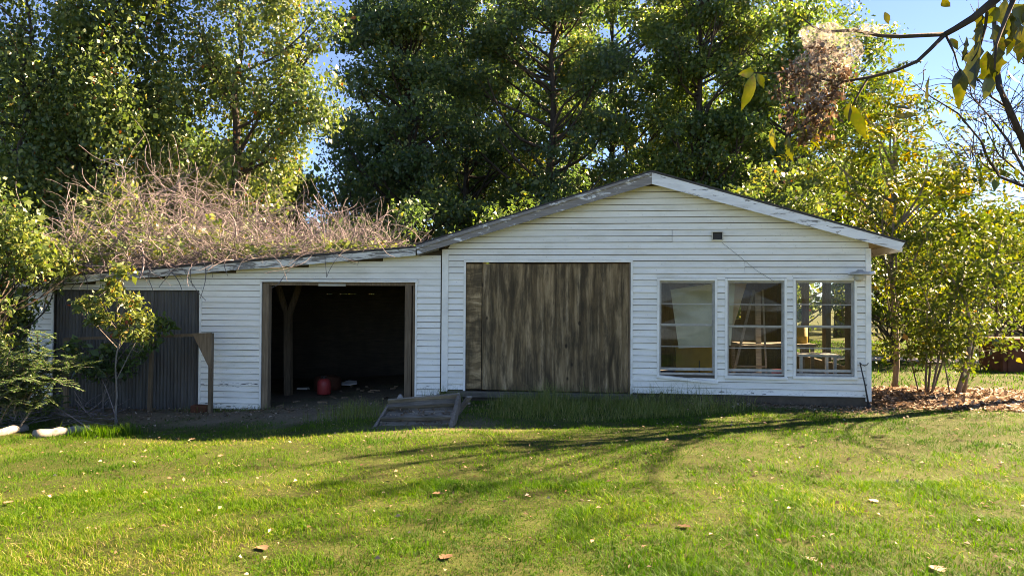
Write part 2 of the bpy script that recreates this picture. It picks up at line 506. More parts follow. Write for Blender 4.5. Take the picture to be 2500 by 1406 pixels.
G = leaf_mat
M['grass'] = G('grass_blades', [(0.0, (0.019, 0.076, 0.006)), (0.3, (0.050, 0.142, 0.009)), (0.6, (0.094, 0.198, 0.013)), (0.80, (0.155, 0.222, 0.026)), (0.92, (0.27, 0.24, 0.09)), (1.0, (0.38, 0.31, 0.18))], 0.45, (1.0, 1.2, 0.4), 0.6, 0.14)
M['weed'] = G('weed_blades', [(0.0, (0.085, 0.13, 0.022)), (0.6, (0.17, 0.22, 0.05)), (1.0, (0.45, 0.38, 0.19))], 0.4)
M['leaf_dark'] = G('dark_tree_leaves', [(0.0, (0.038, 0.080, 0.044)), (0.5, (0.074, 0.140, 0.062)), (0.85, (0.135, 0.205, 0.072)), (1.0, (0.28, 0.23, 0.05))], 0.48, (1.15, 1.25, 0.6), 0.36, 0.5)
M['leaf_mid'] = G('mid_tree_leaves', [(0.0, (0.046, 0.090, 0.034)), (0.5, (0.090, 0.158, 0.048)), (0.85, (0.155, 0.220, 0.058)), (1.0, (0.31, 0.26, 0.05))], 0.45, (1.15, 1.25, 0.6), 0.36, 0.5)
M['leaf_vine'] = G('vine_leaves', [(0.0, (0.040, 0.082, 0.026)), (0.40, (0.088, 0.148, 0.044)), (0.78, (0.165, 0.222, 0.066)), (0.93, (0.27, 0.27, 0.075)), (0.98, (0.34, 0.20, 0.03)), (1.0, (0.30, 0.09, 0.02))], 0.40, (1.12, 1.15, 0.55), 0.40, 0.5)
M['leaf_yellow'] = G('yellow_leaves', [(0.0, (0.038, 0.078, 0.012)), (0.5, (0.080, 0.125, 0.016)), (0.80, (0.18, 0.18, 0.02)), (0.94, (0.32, 0.24, 0.02)), (1.0, (0.40, 0.19, 0.02))], 0.40, (1.1, 1.1, 0.5), 0.42, 0.45)
M['leaf_shrub'] = G('shrub_leaves', [(0.0, (0.034, 0.078, 0.030)), (0.6, (0.075, 0.140, 0.052)), (1.0, (0.15, 0.21, 0.08))], 0.36, (1.05, 1.15, 0.65), 0.38, 0.5)
M['leaf_sapling'] = G('sapling_leaves', [(0.0, (0.06, 0.105, 0.03)), (0.6, (0.12, 0.175, 0.05)), (0.9, (0.20, 0.23, 0.07)), (0.97, (0.36, 0.22, 0.04)), (1.0, (0.36, 0.06, 0.02))], 0.38)
M['leaf_right'] = G('understory_leaves', [(0.0, (0.030, 0.065, 0.012)), (0.5, (0.068, 0.118, 0.018)), (0.82, (0.13, 0.175, 0.025)), (0.96, (0.28, 0.24, 0.03)), (1.0, (0.40, 0.17, 0.02))], 0.40)
M['leaf_woods'] = G('far_wood_leaves', [(0.0, (0.060, 0.102, 0.024)), (0.5, (0.132, 0.186, 0.036)), (0.85, (0.264, 0.264, 0.036)), (1.0, (0.432, 0.312, 0.036))], 0.4)
M['litter'] = G('dry_leaf_litter', [(0.0, (0.10, 0.055, 0.03)), (0.4, (0.22, 0.14, 0.085)), (0.75, (0.36, 0.26, 0.18)), (1.0, (0.50, 0.42, 0.33))], 0.15, (1, 1, 1), 0.7, 0.2)
M['near_leaf'] = G('near_branch_leaves', [(0.0, (0.022, 0.030, 0.010)), (0.5, (0.050, 0.070, 0.012)), (0.8, (0.13, 0.16, 0.018)), (1.0, (0.26, 0.17, 0.08))], 0.20, (1.3, 1.3, 0.3), 0.35, 0.4, True)
M['dead_leaf'] = G('dead_nest_leaves', [(0.0, (0.06, 0.032, 0.02)), (0.5, (0.15, 0.088, 0.055)), (1.0, (0.32, 0.25, 0.19))], 0.25, (1.1, 1, 0.85), 0.7, 0.2)

# ------------------------------------------------------------------ the ground
def bare_factor(x, y):
    """1 where the soil is open: the bay mouth, the drip line, the leaf bed"""
    f = np.clip(1.3 - np.hypot((x + 1.55) / 1.75, (y + 0.9) / 1.35), 0, 1) * 1.5
    f = np.maximum(f, np.clip((y + 1.0) / 0.8, 0, 1) * (x > 3.9) * (x < 7.0) * 0.95)
    f = np.maximum(f, np.clip((y + 2.3 - 0.35 * np.clip(-x - 4, 0, 3)) / 0.9, 0, 1) * (x < -2.6))
    f = np.maximum(f, np.clip(1.45 - np.hypot((x - 8.6) / 2.0, (y - 1.2) / 1.35), 0, 1) * 1.8)
    f = np.maximum(f, np.clip(1.2 - np.hypot((x - 0.2) / 1.3, (y + 2.6) / 0.9), 0, 1) * 0.75)
    return np.clip(f + 0.6 * (vnoise(x, y, 0.5, 12) - 0.5) * (f > 0), 0, 1)
def ground_sheet():
    fx = np.concatenate([np.linspace(-400, -30, 16)[:-1], np.linspace(-30, -10, 21)[:-1], np.linspace(-10, 14, 161)[:-1], np.linspace(14, 34, 21)[:-1], np.linspace(34, 400, 16)])
    fy = np.concatenate([np.linspace(-400, -20, 16)[:-1], np.linspace(-20, -13, 15)[:-1], np.linspace(-13, 9, 151)[:-1], np.linspace(9, 34, 26)[:-1], np.linspace(34, 500, 18)])
    X, Y = np.meshgrid(fx, fy, indexing='ij')
    Z = ground_z(X, Y)
    V = np.stack([X, Y, Z], -1).reshape(-1, 3)
    nx, ny = len(fx), len(fy)
    i, j = np.meshgrid(np.arange(nx - 1), np.arange(ny - 1), indexing='ij')
    F = np.stack([i * ny + j, (i + 1) * ny + j, (i + 1) * ny + j + 1, i * ny + j + 1], -1).reshape(-1, 4)
    o = mesh_from_np('ground', V, F, M['soil'], smooth=True)
    a = o.data.attributes.new('bare', 'FLOAT', 'POINT')
    a.data.foreach_set('value', np.clip(bare_factor(V[:, 0], V[:, 1]) + ((V[:, 1] > -0.05) & (V[:, 0] > -7.7) & (V[:, 0] < 6.9) & (V[:, 1] < 6.2)), 0, 1).astype(np.float32))
    return o
kind(ground_sheet(), 'structure')

# gravel track at the far right
def track():
    pts = [(9.0, 11.2), (12.0, 10.4), (16.0, 9.6), (24.0, 8.6), (40, 7)]
    vs, fs = [], []
    for k in range(41):
        t = k / 40 * 4; i = min(int(t), 3); f = t - i
        x = pts[i][0] * (1 - f) + pts[i + 1][0] * f; y = pts[i][1] * (1 - f) + pts[i + 1][1] * f
        w = 0.75 + 0.2 * math.sin(k * 1.7)
        for s in (-1, -0.3, 0.3, 1):
            vs.append((x, y + s * w, float(ground_z(x, y + s * w)) + 0.03))
    for k in range(40):
        for q in range(3):
            fs.append((k * 4 + q, (k + 1) * 4 + q, (k + 1) * 4 + q + 1, k * 4 + q + 1))
    return mesh_from_np('gravel_track', vs, fs, M['gravel'], smooth=True)
kind(track(), 'structure')

# ------------------------------------------------------------------ the outbuilding
shed = empty('outbuilding', (0, 0, -0.2), 'old white sided gable outbuilding with a low lean-to wing on its left', 'outbuilding')
E_ = 0.1022                                   # siding exposure
WX = 6.80                                     # gable corner
PKX, PKZ = 3.405, 3.585                       # ridge, top of rake at the front
SL, SR = 0.305, 0.296                         # roof slopes

def roof_top(x):
    return PKZ - (PKX - x) * SL if x < PKX else PKZ - (x - PKX) * SR
def lean_top(x):                              # top edge of the lean-to fascia
    return 2.385 + 0.0785 * (x + 0.43) - 0.010 * math.sin((x + 0.43) / 6.2 * math.pi) * -1

DOOR = (0.36, 3.085, 0.02, 2.14)
WIN = [(3.548, 4.43, 0.325, 1.843), (4.625, 5.515, 0.335, 1.847), (5.685, 6.585, 0.345, 1.850)]
BAY = (-3.20, -0.50, -0.60, 1.80)
CORR = (-7.07, -4.33, -0.60, 1.655)

# sheathing with real openings (set behind the siding)
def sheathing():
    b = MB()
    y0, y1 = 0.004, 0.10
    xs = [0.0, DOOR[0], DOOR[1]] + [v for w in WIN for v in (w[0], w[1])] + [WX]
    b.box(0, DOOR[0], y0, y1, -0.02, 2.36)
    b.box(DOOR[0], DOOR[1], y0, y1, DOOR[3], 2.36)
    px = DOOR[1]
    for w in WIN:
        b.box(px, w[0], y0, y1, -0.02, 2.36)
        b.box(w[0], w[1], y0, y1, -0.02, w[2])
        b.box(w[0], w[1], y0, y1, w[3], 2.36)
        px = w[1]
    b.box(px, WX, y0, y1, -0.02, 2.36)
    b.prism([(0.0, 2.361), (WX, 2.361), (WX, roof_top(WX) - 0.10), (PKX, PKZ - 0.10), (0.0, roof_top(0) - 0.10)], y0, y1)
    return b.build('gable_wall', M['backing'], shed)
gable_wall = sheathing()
def lean_sheathing():
    b = MB(); y0, y1 = 0.004, 0.10
    def col(xa, xb, z0):
        b.prism([(xa, z0), (xb, z0), (xb, lean_top(xb) - 0.07), (xa, lean_top(xa) - 0.07)], y0, y1)
    col(-7.57, CORR[0], -0.6); col(CORR[0], CORR[1], CORR[3]); col(CORR[1], BAY[0], -0.6)
    col(BAY[0], BAY[1], BAY[3]); col(BAY[1], -0.005, -0.6)
    return b.build('lean_to_wall', M['backing'], shed)
lean_wall = lean_sheathing()

def board(parent, xa, xb, z0, z1, xa2=None, xb2=None, bow=0.0, proud=0.024, sag=0.0):
    """one lap board: lower edge stands proud, upper edge tucks under the next board"""
    xa2 = xa if xa2 is None else xa2; xb2 = xb if xb2 is None else xb2
    if xb - xa < 0.02:
        return None
    b = MB()
    n = 1 if bow == 0 and sag == 0 else 5
    j = float(rng.normal(0, 0.0016)); sag = sag if sag else (0.012 * float(rng.random()) if rng.random() < 0.07 and xb - xa < 3 else 0.0)
    n = 1 if bow == 0 and sag == 0 else 5
    rows = []
    for k in range(n + 1):
        t = k / n
        x0_, x1_ = xa + (xb - xa) * t, xa2 + (xb2 - xa2) * t
        d = math.sin(math.pi * t) if sag == 0 else t
        zz = j - sag * d
        rows.append([(x0_, 0.002, z0 + zz + 0.007), (x0_, -proud - bow * math.sin(math.pi * t), z0 + zz + 0.007), (x0_, -proud - bow * math.sin(math.pi * t) + 0.002, z0 + zz + 0.018), (x1_, -0.002, z1 - 0.001), (x1_, 0.0025, z1 - 0.001)])
    vs = [p for r in rows for p in r]; fs = []
    for k in range(n):
        for q in range(5):
            q2 = (q + 1) % 5
            fs.append((k * 5 + q, k * 5 + q2, (k + 1) * 5 + q2, (k + 1) * 5 + q))
    fs.append((4, 3, 2, 1, 0)); fs.append(tuple(n * 5 + q for q in range(5)))
    b.add(vs, fs)
    return b.build('siding_board', M['siding'], parent)

def course(parent, xa, xb, z0, z1, holes, cut_top=None, cuts=()):
    spans = [(xa, xb)]
    for (ha, hb, hz0, hz1) in holes:
        if hz1 <= z0 + 0.004 or hz0 >= z1 - 0.004:
            continue
        new = []
        for (a, c) in spans:
            if hb <= a or ha >= c:
                new.append((a, c)); continue
            if ha > a: new.append((a, ha))
            if hb < c: new.append((hb, c))
        spans = new
        if hz1 < z1 - 0.015:
            board(parent, ha, hb, hz1, z1)
        if hz0 > z0 + 0.015:
            board(parent, ha, hb, z0, hz0)
    for (a, c) in spans:
        pieces = [a] + [q for q in cuts if a + 0.3 < q < c - 0.3] + [c]
        for p, q in zip(pieces[:-1], pieces[1:]):
            g0 = 0.0 if p == a else 0.0025
            g1 = 0.0 if q == c else 0.0025
            bow = 0.009 * rng.random() if (q - p) < 1.2 and rng.random() < 0.25 else 0.0
            board(parent, p + g0, q - g1, z0, z1, bow=bow)

casing = 0.036
holes_g = [(DOOR[0] - casing, DOOR[1] + casing, -1, DOOR[3] + 0.045)] + [(w[0] - casing, w[1] + casing, w[2] - 0.05, w[3] + casing) for w in WIN]
nb = int((3.45) / E_)
for k in range(nb + 1):
    z0 = 0.012 + k * E_; z1 = z0 + E_
    if z1 < 2.36:
        cuts = ((2.05,) if k in (21, 22) else ((4.9,) if k in (19, 20) else ()))
        course(gable_wall, 0.062, WX - 0.045, z0, z1, holes_g, cuts=cuts)
    else:
        def lim(z):
            return (max(0.0, PKX - (PKZ - 0.115 - z) / SL), min(WX, PKX + (PKZ - 0.115 - z) / SR))
        a0, b0 = lim(z0); a1, b1 = lim(min(z1, PKZ - 0.13))
        a0, a1 = max(a0, 0.062), max(a1, 0.062)
        if b1 - a1 < 0.1 or b0 - a0 < 0.2:
            continue
        if k in (24, 25):                     # the open butt joint
            board(gable_wall, a0, 3.745, z0, z1, a1, 3.745); board(gable_wall, 3.753, b0, z0, z1, 3.753, b1)
        else:
            board(gable_wall, a0, b0, z0, z1, a1, b1)
# lean-to wing
holes_l = [(BAY[0] - 0.03, BAY[1] + 0.03, -2, BAY[3] + 0.03), (CORR[0] - 0.03, CORR[1] + 0.035, -2, CORR[3] + 0.03)]
zb = 0.012 - 4 * E_
for k in range(29):
    z0 = zb + k * E_; z1 = z0 + E_
    for (xa, xb, bot) in ((-7.56, -4.33 + 0.035 if False else -3.23, -0.38), (-3.23, -0.07, -0.19)):
        if z1 < bot + 0.02:
            continue
        xl = xa
        top_l = lean_top(xa) - 0.075
        if z0 > lean_top(xb) - 0.09:
            continue
        if z1 > top_l:                        # clipped by the roof slope
            xl = max(xa, min(xb, -0.43 + (z1 + 0.075 - 2.385) / 0.0785))
        if xb - xl < 0.15:
            continue
        hh = list(holes_l)
        if 1.86 < z0 < 2.0 and xa < -4:      # the missing piece under the fascia
            hh.append((-4.55, -3.93, z0 - 0.01, z1 + 0.01))
        course(lean_wall, xl, xb, z0, z1, hh)

# trim
def trim(name, x0, x1, z0, z1, y0=-0.030, y1=0.002, mat='trim', parent=shed):
    return MB().box(x0, x1, y0, y1, z0, z1).build(name, M[mat], parent, bevel=0.003)
trim('corner_board', -0.045, 0.062, -0.02, 2.36, -0.034)
trim('corner_board', WX - 0.045, WX + 0.035, -0.05, 2.36, -0.034, 0.10)
d = DOOR
trim('door_casing', d[0] - casing, d[0], 0.0, d[3] + 0.045); trim('door_casing', d[1], d[1] + casing, 0.0, d[3] + 0.045)
trim('door_casing', d[0], d[1], d[3], d[3] + 0.045)
trim('bay_casing', BAY[0] - 0.03, BAY[0], -0.38, BAY[3] + 0.002); trim('bay_casing', BAY[1], BAY[1] + 0.03, -0.2, BAY[3] + 0.002)
b = MB()                                      # bowed metal flashing over the bay
vs, fs = [], []
for k in range(13):
    t = k / 12; x = BAY[0] - 0.03 + (BAY[1] - BAY[0] + 0.08) * t; z = BAY[3] + 0.004 + 0.020 * math.sin(math.pi * t) * (0.4 - t)
    vs += [(x, 0.002, z), (x, -0.045, z), (x, -0.045, z + 0.028), (x, 0.002, z + 0.028)]
for k in range(12):
    for q in range(4):
        fs.append((k * 4 + q, k * 4 + (q + 1) % 4, (k + 1) * 4 + (q + 1) % 4, (k + 1) * 4 + q))
fs += [(3, 2, 1, 0), (48, 49, 50, 51)]
b.add(vs, fs).build('bay_flashing', M['trim'], shed)
trim('corrugated_casing', CORR[1], CORR[1] + 0.035, -0.42, CORR[3] + 0.03); trim('corrugated_casing', CORR[0], CORR[1], CORR[3], CORR[3] + 0.03)
trim('corrugated_casing', CORR[0] - 0.03, CORR[0], -0.42, CORR[3] + 0.03)

# boarded doorway: two plywood sheets and a narrow strip, with a timber sill
def ply(name, x0, x1, z0, z1, mat, tilt=0.0):
    b = MB()
    b.hexa([(x0, 0.012, z0), (x1, 0.014, z0 - tilt), (x1, 0.030, z0 - tilt), (x0, 0.030, z0), (x0, 0.010, z1), (x1, 0.012, z1 - tilt), (x1, 0.030, z1 - tilt), (x0, 0.030, z1)])
    return b.build(name, M[mat], shed)
o = ply('plywood_strip', 0.363, 0.622, 0.03, 2.115, 'ply_s'); o['label'] = 'narrow plywood strip with swirling sideways grain'
ply('plywood_sheet', 0.634, 1.852, 0.025, 2.120, 'ply_a', 0.008); ply('plywood_sheet', 1.856, 3.055, 0.015, 2.118, 'ply_b', 0.0)
trim('door_jamb', 3.058, 3.083, 0.0, 2.138, 0.0, 0.08, 'post')
b = MB(); b.box(0.05, 3.2, -0.06, 0.09, -0.10, -0.005); b.build('door_sill', M['grey_wood'], shed, bevel=0.008)
b = MB(); b.box(3.25, 6.80, 0.01, 0.12, -0.35, 0.0); b.box(0.0, 3.25, 0.02, 0.12, -0.35, -0.11); b.build('foundation', M['foundation'], shed)

# corrugated metal closing the left bay: three sheets
for s, (xa, xb) in enumerate(((-7.06, -6.10), (-6.13, -5.20), (-5.23, -4.335))):
    n = int((xb - xa) / 0.064 * 6)
    vs, fs = [], []
    for k in range(n + 1):
        x = xa + (xb - xa) * k / n
        y = 0.040 - 0.012 * math.cos(2 * math.pi * x / 0.064) - 0.004 * (s % 2)
        vs += [(x, y, -0.47), (x, y, CORR[3] - 0.01)]
        if k:
            fs.append((2 * k - 2, 2 * k, 2 * k + 1, 2 * k - 1))
    MB().add(vs, fs).build('corrugated_sheet', M['corrugated'], shed, smooth=True)

# open bay: posts and header
trim('bay_post', -3.197, -3.085, -0.45, 1.78, 0.0, 0.13, 'post')
trim('bay_post', -0.69, -0.575, -0.32, 1.745, 0.02, 0.14, 'post')
trim('bay_post', -0.555, -0.503, -0.32, 1.78, 0.03, 0.12, 'post')
trim('bay_header', -3.19, -0.51, 1.745, 1.798, 0.02, 0.14, 'post')
trim('header_scrap', -2.20, -1.72, 1.735, 1.775, 0.0, 0.018, 'soffit')
b = MB()                                      # forked prop inside the bay
p0 = at_y(712, 960, 1.9); p1 = at_y(707, 765, 1.9)
b.bar((-3.50, 1.9, -0.4), (-3.52, 1.9, 1.26), 0.13, 0.13, (0, 1, 0))
b.bar((-3.54, 1.9, 1.2), (-3.80, 1.9, 1.98), 0.09, 0.10, (0, 1, 0)); b.bar((-3.50, 1.9, 1.2), (-3.22, 1.9, 2.0), 0.09, 0.10, (0, 1, 0))
b.build('forked_prop', M['post'], shed)

# hidden sides
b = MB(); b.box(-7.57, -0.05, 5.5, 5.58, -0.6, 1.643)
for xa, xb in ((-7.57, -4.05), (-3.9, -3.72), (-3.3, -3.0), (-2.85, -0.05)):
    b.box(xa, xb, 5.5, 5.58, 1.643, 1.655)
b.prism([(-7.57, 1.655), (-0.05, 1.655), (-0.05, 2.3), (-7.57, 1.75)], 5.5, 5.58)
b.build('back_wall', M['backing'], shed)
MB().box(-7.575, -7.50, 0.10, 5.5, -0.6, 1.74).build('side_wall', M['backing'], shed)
MB().box(-0.05, 0.0, 0.104, 6.0, -0.5, 2.34).build('partition_wall', M['inner'], shed)
MB().box(0.0, WX, 0.105, 6.0, -0.12, -0.03).build('floor_slab', M['concrete'], shed)
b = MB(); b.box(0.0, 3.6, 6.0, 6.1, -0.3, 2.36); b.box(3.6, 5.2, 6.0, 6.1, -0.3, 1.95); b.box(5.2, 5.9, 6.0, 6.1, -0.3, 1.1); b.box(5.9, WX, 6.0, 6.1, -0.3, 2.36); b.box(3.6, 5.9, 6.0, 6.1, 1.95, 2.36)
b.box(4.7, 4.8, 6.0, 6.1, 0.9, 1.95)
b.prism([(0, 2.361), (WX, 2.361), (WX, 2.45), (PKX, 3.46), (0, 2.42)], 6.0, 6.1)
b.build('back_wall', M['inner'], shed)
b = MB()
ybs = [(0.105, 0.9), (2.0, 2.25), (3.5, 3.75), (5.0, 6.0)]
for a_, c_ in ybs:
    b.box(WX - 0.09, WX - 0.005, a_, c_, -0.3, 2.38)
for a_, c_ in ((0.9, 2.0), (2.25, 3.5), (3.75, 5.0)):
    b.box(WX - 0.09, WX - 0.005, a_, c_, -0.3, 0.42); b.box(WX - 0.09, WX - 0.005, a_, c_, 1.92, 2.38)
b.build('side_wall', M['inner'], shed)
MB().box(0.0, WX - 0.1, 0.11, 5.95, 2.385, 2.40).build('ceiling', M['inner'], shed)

# roofs
def slab(b, xa, xb, fz, y0, y1, t):
    b.hexa([(xa, y0, fz(xa) - t), (xb, y0, fz(xb) - t), (xb, y1, fz(xb) - t), (xa, y1, fz(xa) - t), (xa, y0, fz(xa)), (xb, y0, fz(xb)), (xb, y1, fz(xb)), (xa, y1, fz(xa))])
b = MB()
slab(b, -0.43, PKX, lambda x: roof_top(x) + 0.016, -0.285, 6.35, 0.034)
slab(b, PKX + 0.001, 7.26, lambda x: roof_top(x) + 0.017, -0.285, 6.35, 0.034)
main_roof = b.build('gable_roof', M['roof'], shed)
b = MB()
slab(b, -0.42, PKX, lambda x: roof_top(x) - 0.021, -0.245, 6.3, 0.02); slab(b, PKX + 0.001, 7.24, lambda x: roof_top(x) - 0.021, -0.245, 6.3, 0.02)
b.build('soffit', M['soffit'], main_roof)
b = MB(); b.prism([(-0.425, roof_top(-0.425) - 0.02), (-0.415, roof_top(-0.415) - 0.165), (PKX, PKZ - 0.205), (PKX, PKZ - 0.022)], -0.275, -0.248)
b.build('rake_board', M['rake_left'], main_roof)['label'] = 'left rake board weathered to grey wood'
b = MB(); b.prism([(PKX + 0.003, PKZ - 0.022), (PKX + 0.003, PKZ - 0.205), (7.17, roof_top(7.17) - 0.165), (7.25, roof_top(7.25) - 0.02)], -0.275, -0.248)
b.build('rake_board', M['rake_right'], main_roof)['label'] = 'right rake board with flaking white paint'
b = MB(); b.prism([(-0.43, roof_top(-0.43) - 0.018), (PKX - 0.01, PKZ - 0.018), (PKX - 0.01, PKZ - 0.055), (-0.43, roof_top(-0.43) - 0.075)], -0.30, -0.2765)
b.build('drip_board', M['rake_left'], main_roof)
for xa, xb in ((-0.42, -0.40), (7.20, 7.225)):
    MB().box(xa, xb, -0.24, 6.3, roof_top(xa) - 0.17, roof_top(xa) - 0.045).build('eave_board', M['rake_left' if xa < 0 else 'rake_right'], main_roof)
# boxed return under the left eave
MB().hexa([(-0.39, -0.23, 2.245), (-0.06, -0.23, 2.335), (-0.06, -0.20, 2.335), (-0.39, -0.20, 2.245), (-0.39, -0.23, 2.285), (-0.06, -0.23, 2.38), (-0.06, -0.20, 2.38), (-0.39, -0.20, 2.285)]).build('lookout', M['grey_wood'], main_roof)
b = MB(); slab(b, -7.70, -0.435, lambda x: lean_top(x) + 0.02, -0.24, 5.8, 0.03)
lean_roof = b.build('lean_to_roof', M['roof'], shed)
b = MB(); slab(b, -7.66, -0.44, lambda x: lean_top(x) - 0.012, -0.19, 5.75, 0.02)
b.build('soffit', M['soffit'], lean_roof)
for (xa, xb) in ((-7.68, -5.2), (-5.195, -2.6), (-2.595, -0.45)):
    b = MB(); n = 8; top, bot = [], []
    for k in range(n + 1):
        x = xa + (xb - xa) * k / n
        top.append((x, lean_top(x) - 0.012)); bot.append((x, lean_top(x) - 0.135 + 0.006 * math.sin(x * 3)))
    b.prism(top[::-1] + bot, -0.225, -0.195) if False else b.prism(bot + top[::-1], -0.225, -0.195)
    b.build('fascia_board', M['fascia'], lean_roof)

# windows: frame > casing, sash, panes
for i, w in enumerate(WIN):
    x0, x1, z0, z1 = w
    b = MB()                                  # outer aluminium frame
    f = 0.022
    b.box(x0, x0 + f, 0.006, 0.085, z0, z1); b.box(x1 - f, x1, 0.006, 0.085, z0, z1)
    b.box(x0 + f, x1 - f, 0.006, 0.085, z1 - f, z1); b.box(x0 + f, x1 - f, 0.006, 0.085, z0, z0 + 0.03)
    win = b.build('window', M['sash'], shed)
    for (a_, c_, e_, g_) in ((x0 - casing, x0 + 0.001, z0 - 0.05, z1 + casing), (x1 - 0.001, x1 + casing, z0 - 0.05, z1 + casing), (x0 + 0.0015, x1 - 0.0015, z1 - 0.001, z1 + casing)):
        MB().box(a_, c_, -0.032, 0.004, e_, g_).build('casing', M['trim'], win, bevel=0.003)
    sag = 0.085 if i == 0 else (0.01 if i == 1 else 0.0)   # the first sill hangs loose at its right end
    MB().hexa([(x0 - casing - 0.01, -0.055, z0 - 0.052), (x1 + casing + 0.01, -0.055, z0 - 0.052 - sag), (x1 + casing + 0.01, 0.0, z0 - 0.047 - sag), (x0 - casing - 0.01, 0.0, z0 - 0.047),
               (x0 - casing - 0.01, -0.055, z0 - 0.012), (x1 + casing + 0.01, -0.055, z0 - 0.014 - sag), (x1 + casing + 0.01, 0.0, z0 - 0.005 - sag), (x0 - casing - 0.01, 0.0, z0 - 0.005)]).build('sill', M['trim'], win)
    zm = z0 + (z1 - z0) * (0.525 if i == 0 else 0.51)
    xi0, xi1 = x0 + f, x1 - f
    lift = 0.035 if i == 0 else 0.02
    for s, (za, zc, yy) in enumerate(((zm, z1 - f, 0.030), (z0 + 0.03 + lift, zm - 0.001, 0.052))):
        b = MB(); t = 0.013
        b.box(xi0, xi0 + t, yy, yy + 0.02, za, zc); b.box(xi1 - t, xi1, yy, yy + 0.02, za, zc)
        b.box(xi0 + t, xi1 - t, yy, yy + 0.02, zc - t, zc); b.box(xi0 + t, xi1 - t, yy, yy + 0.02, za, za + (0.024 if s == 0 else 0.045))
        zq = (za + zc) / 2 + (0.0 if s == 0 else 0.02)
        b.box(xi0 + t, xi1 - t, yy, yy + 0.02, zq - 0.0065, zq + 0.0065)
        b.build('upper_sash' if s == 0 else 'lower_sash', M['sash'], win)
        for (pa, pc) in ((za + (0.024 if s == 0 else 0.045), zq - 0.0065), (zq + 0.0065, zc - t)):
            tl = float(rng.normal(0, 0.002))
            MB().hexa([(xi0 + t, yy + 0.008 + tl, pa), (xi1 - t, yy + 0.008 - tl, pa), (xi1 - t, yy + 0.012 - tl, pa), (xi0 + t, yy + 0.012 + tl, pa),
                       (xi0 + t, yy + 0.008 - tl, pc), (xi1 - t, yy + 0.008 + tl, pc), (xi1 - t, yy + 0.012 + tl, pc), (xi0 + t, yy + 0.012 - tl, pc)]).build('pane', M['glass'], win)

# square vent hood
b = MB(); vx0, vx1, vz0, vz1 = 4.375, 4.550, 2.495, 2.635
b.box(vx0, vx0 + 0.012, -0.085, -0.01, vz0, vz1); b.box(vx1 - 0.012, vx1, -0.085, -0.01, vz0, vz1); b.box(vx0 + 0.012, vx1 - 0.012, -0.085, -0.01, vz1 - 0.012, vz1); b.box(vx0 + 0.012, vx1 - 0.012, -0.06, -0.01, vz0, vz0 + 0.012)
vent = b.build('vent_hood', M['soffit'], shed)
MB().box(vx0 + 0.012, vx1 - 0.012, -0.038, -0.030, vz0 + 0.012, vz1 - 0.012).build('vent_flap', M['dark_metal'], vent)

# ------------------------------------------------------------------ things at and in the building
c = at_y(2098, 664, -0.14)
lamp = empty('wall_lamp', (c[0], -0.03, c[2] - 0.12), 'round weathered metal wall lamp above the corner of the right window', 'lamp')
b = MB(); b.lathe((c[0] - 0.01, -0.20, c[2] - 0.05), [(0.05, -0.005), (0.17, 0.0), (0.172, 0.014), (0.13, 0.045), (0.06, 0.062), (0.045, 0.08), (0.0, 0.08)], 24); b.build('lamp_shade', M['lamp'], lamp, smooth=True)
b = MB(); b.lathe((c[0] - 0.03, -0.20, c[2] - 0.15), [(0.03, 0), (0.065, 0.02), (0.075, 0.06), (0.07, 0.094)], 16); b.build('lamp_globe', M['soffit'], lamp, smooth=True)
MB().bar((c[0] + 0.0, -0.20, c[2] + 0.005), (c[0] + 0.0, -0.022, c[2] - 0.02), 0.04, 0.04).build('bracket', M['lamp'], lamp)
b = MB(); b.tube([(c[0] + 0.10, -0.20, c[2] - 0.03), (c[0] + 0.16, -0.20, c[2] - 0.022), (c[0] + 0.215, -0.20, c[2] - 0.008)], [0.022, 0.032, 0.026], 10); b.build('photocell', M['white_obj'], lamp, smooth=True)

b = MB(); pts = [(at_y(1762, 592, -0.03)), (at_y(1800, 622, -0.024)), (at_y(1848, 661, -0.022)), (at_y(1890, 687, -0.036))]
b.tube(pts, 0.0022, 4); tag(b.build('loose_wire', M['dark_metal']), 'thin loose wire slanting from the vent to the middle window', 'wire')

b = MB()
a0 = np.array([6.755, -0.16, -0.13]); a1 = at_y(2099, 884, -0.05)
b.tube([a0, a0 * 0.5 + a1 * 0.5 + np.array([0.01, 0, 0]), a1], [0.016, 0.012, 0.009], 8)
b.tube([a1, a1 + np.array([0.02, -0.01, -0.03]), a1 + np.array([0.07, -0.01, -0.055]), a1 + np.array([0.115, 0.0, -0.035]), a1 + np.array([0.13, 0.0, -0.01])], 0.006, 6)
b.tube([a0 * 0.55 + a1 * 0.45, a0 * 0.55 + a1 * 0.45 + np.array([0.03, -0.01, 0.05])], 0.006, 6)
b.tube([a0 - np.array([0.0, 0, 0.02]), a0 + np.array([0.01, -0.01, 0.07])], [0.03, 0.022], 8)
tag(b.build('hooked_rod', M['dark_metal'], smooth=True), 'dark metal rod with hooked top leaning at the right corner', 'rod')

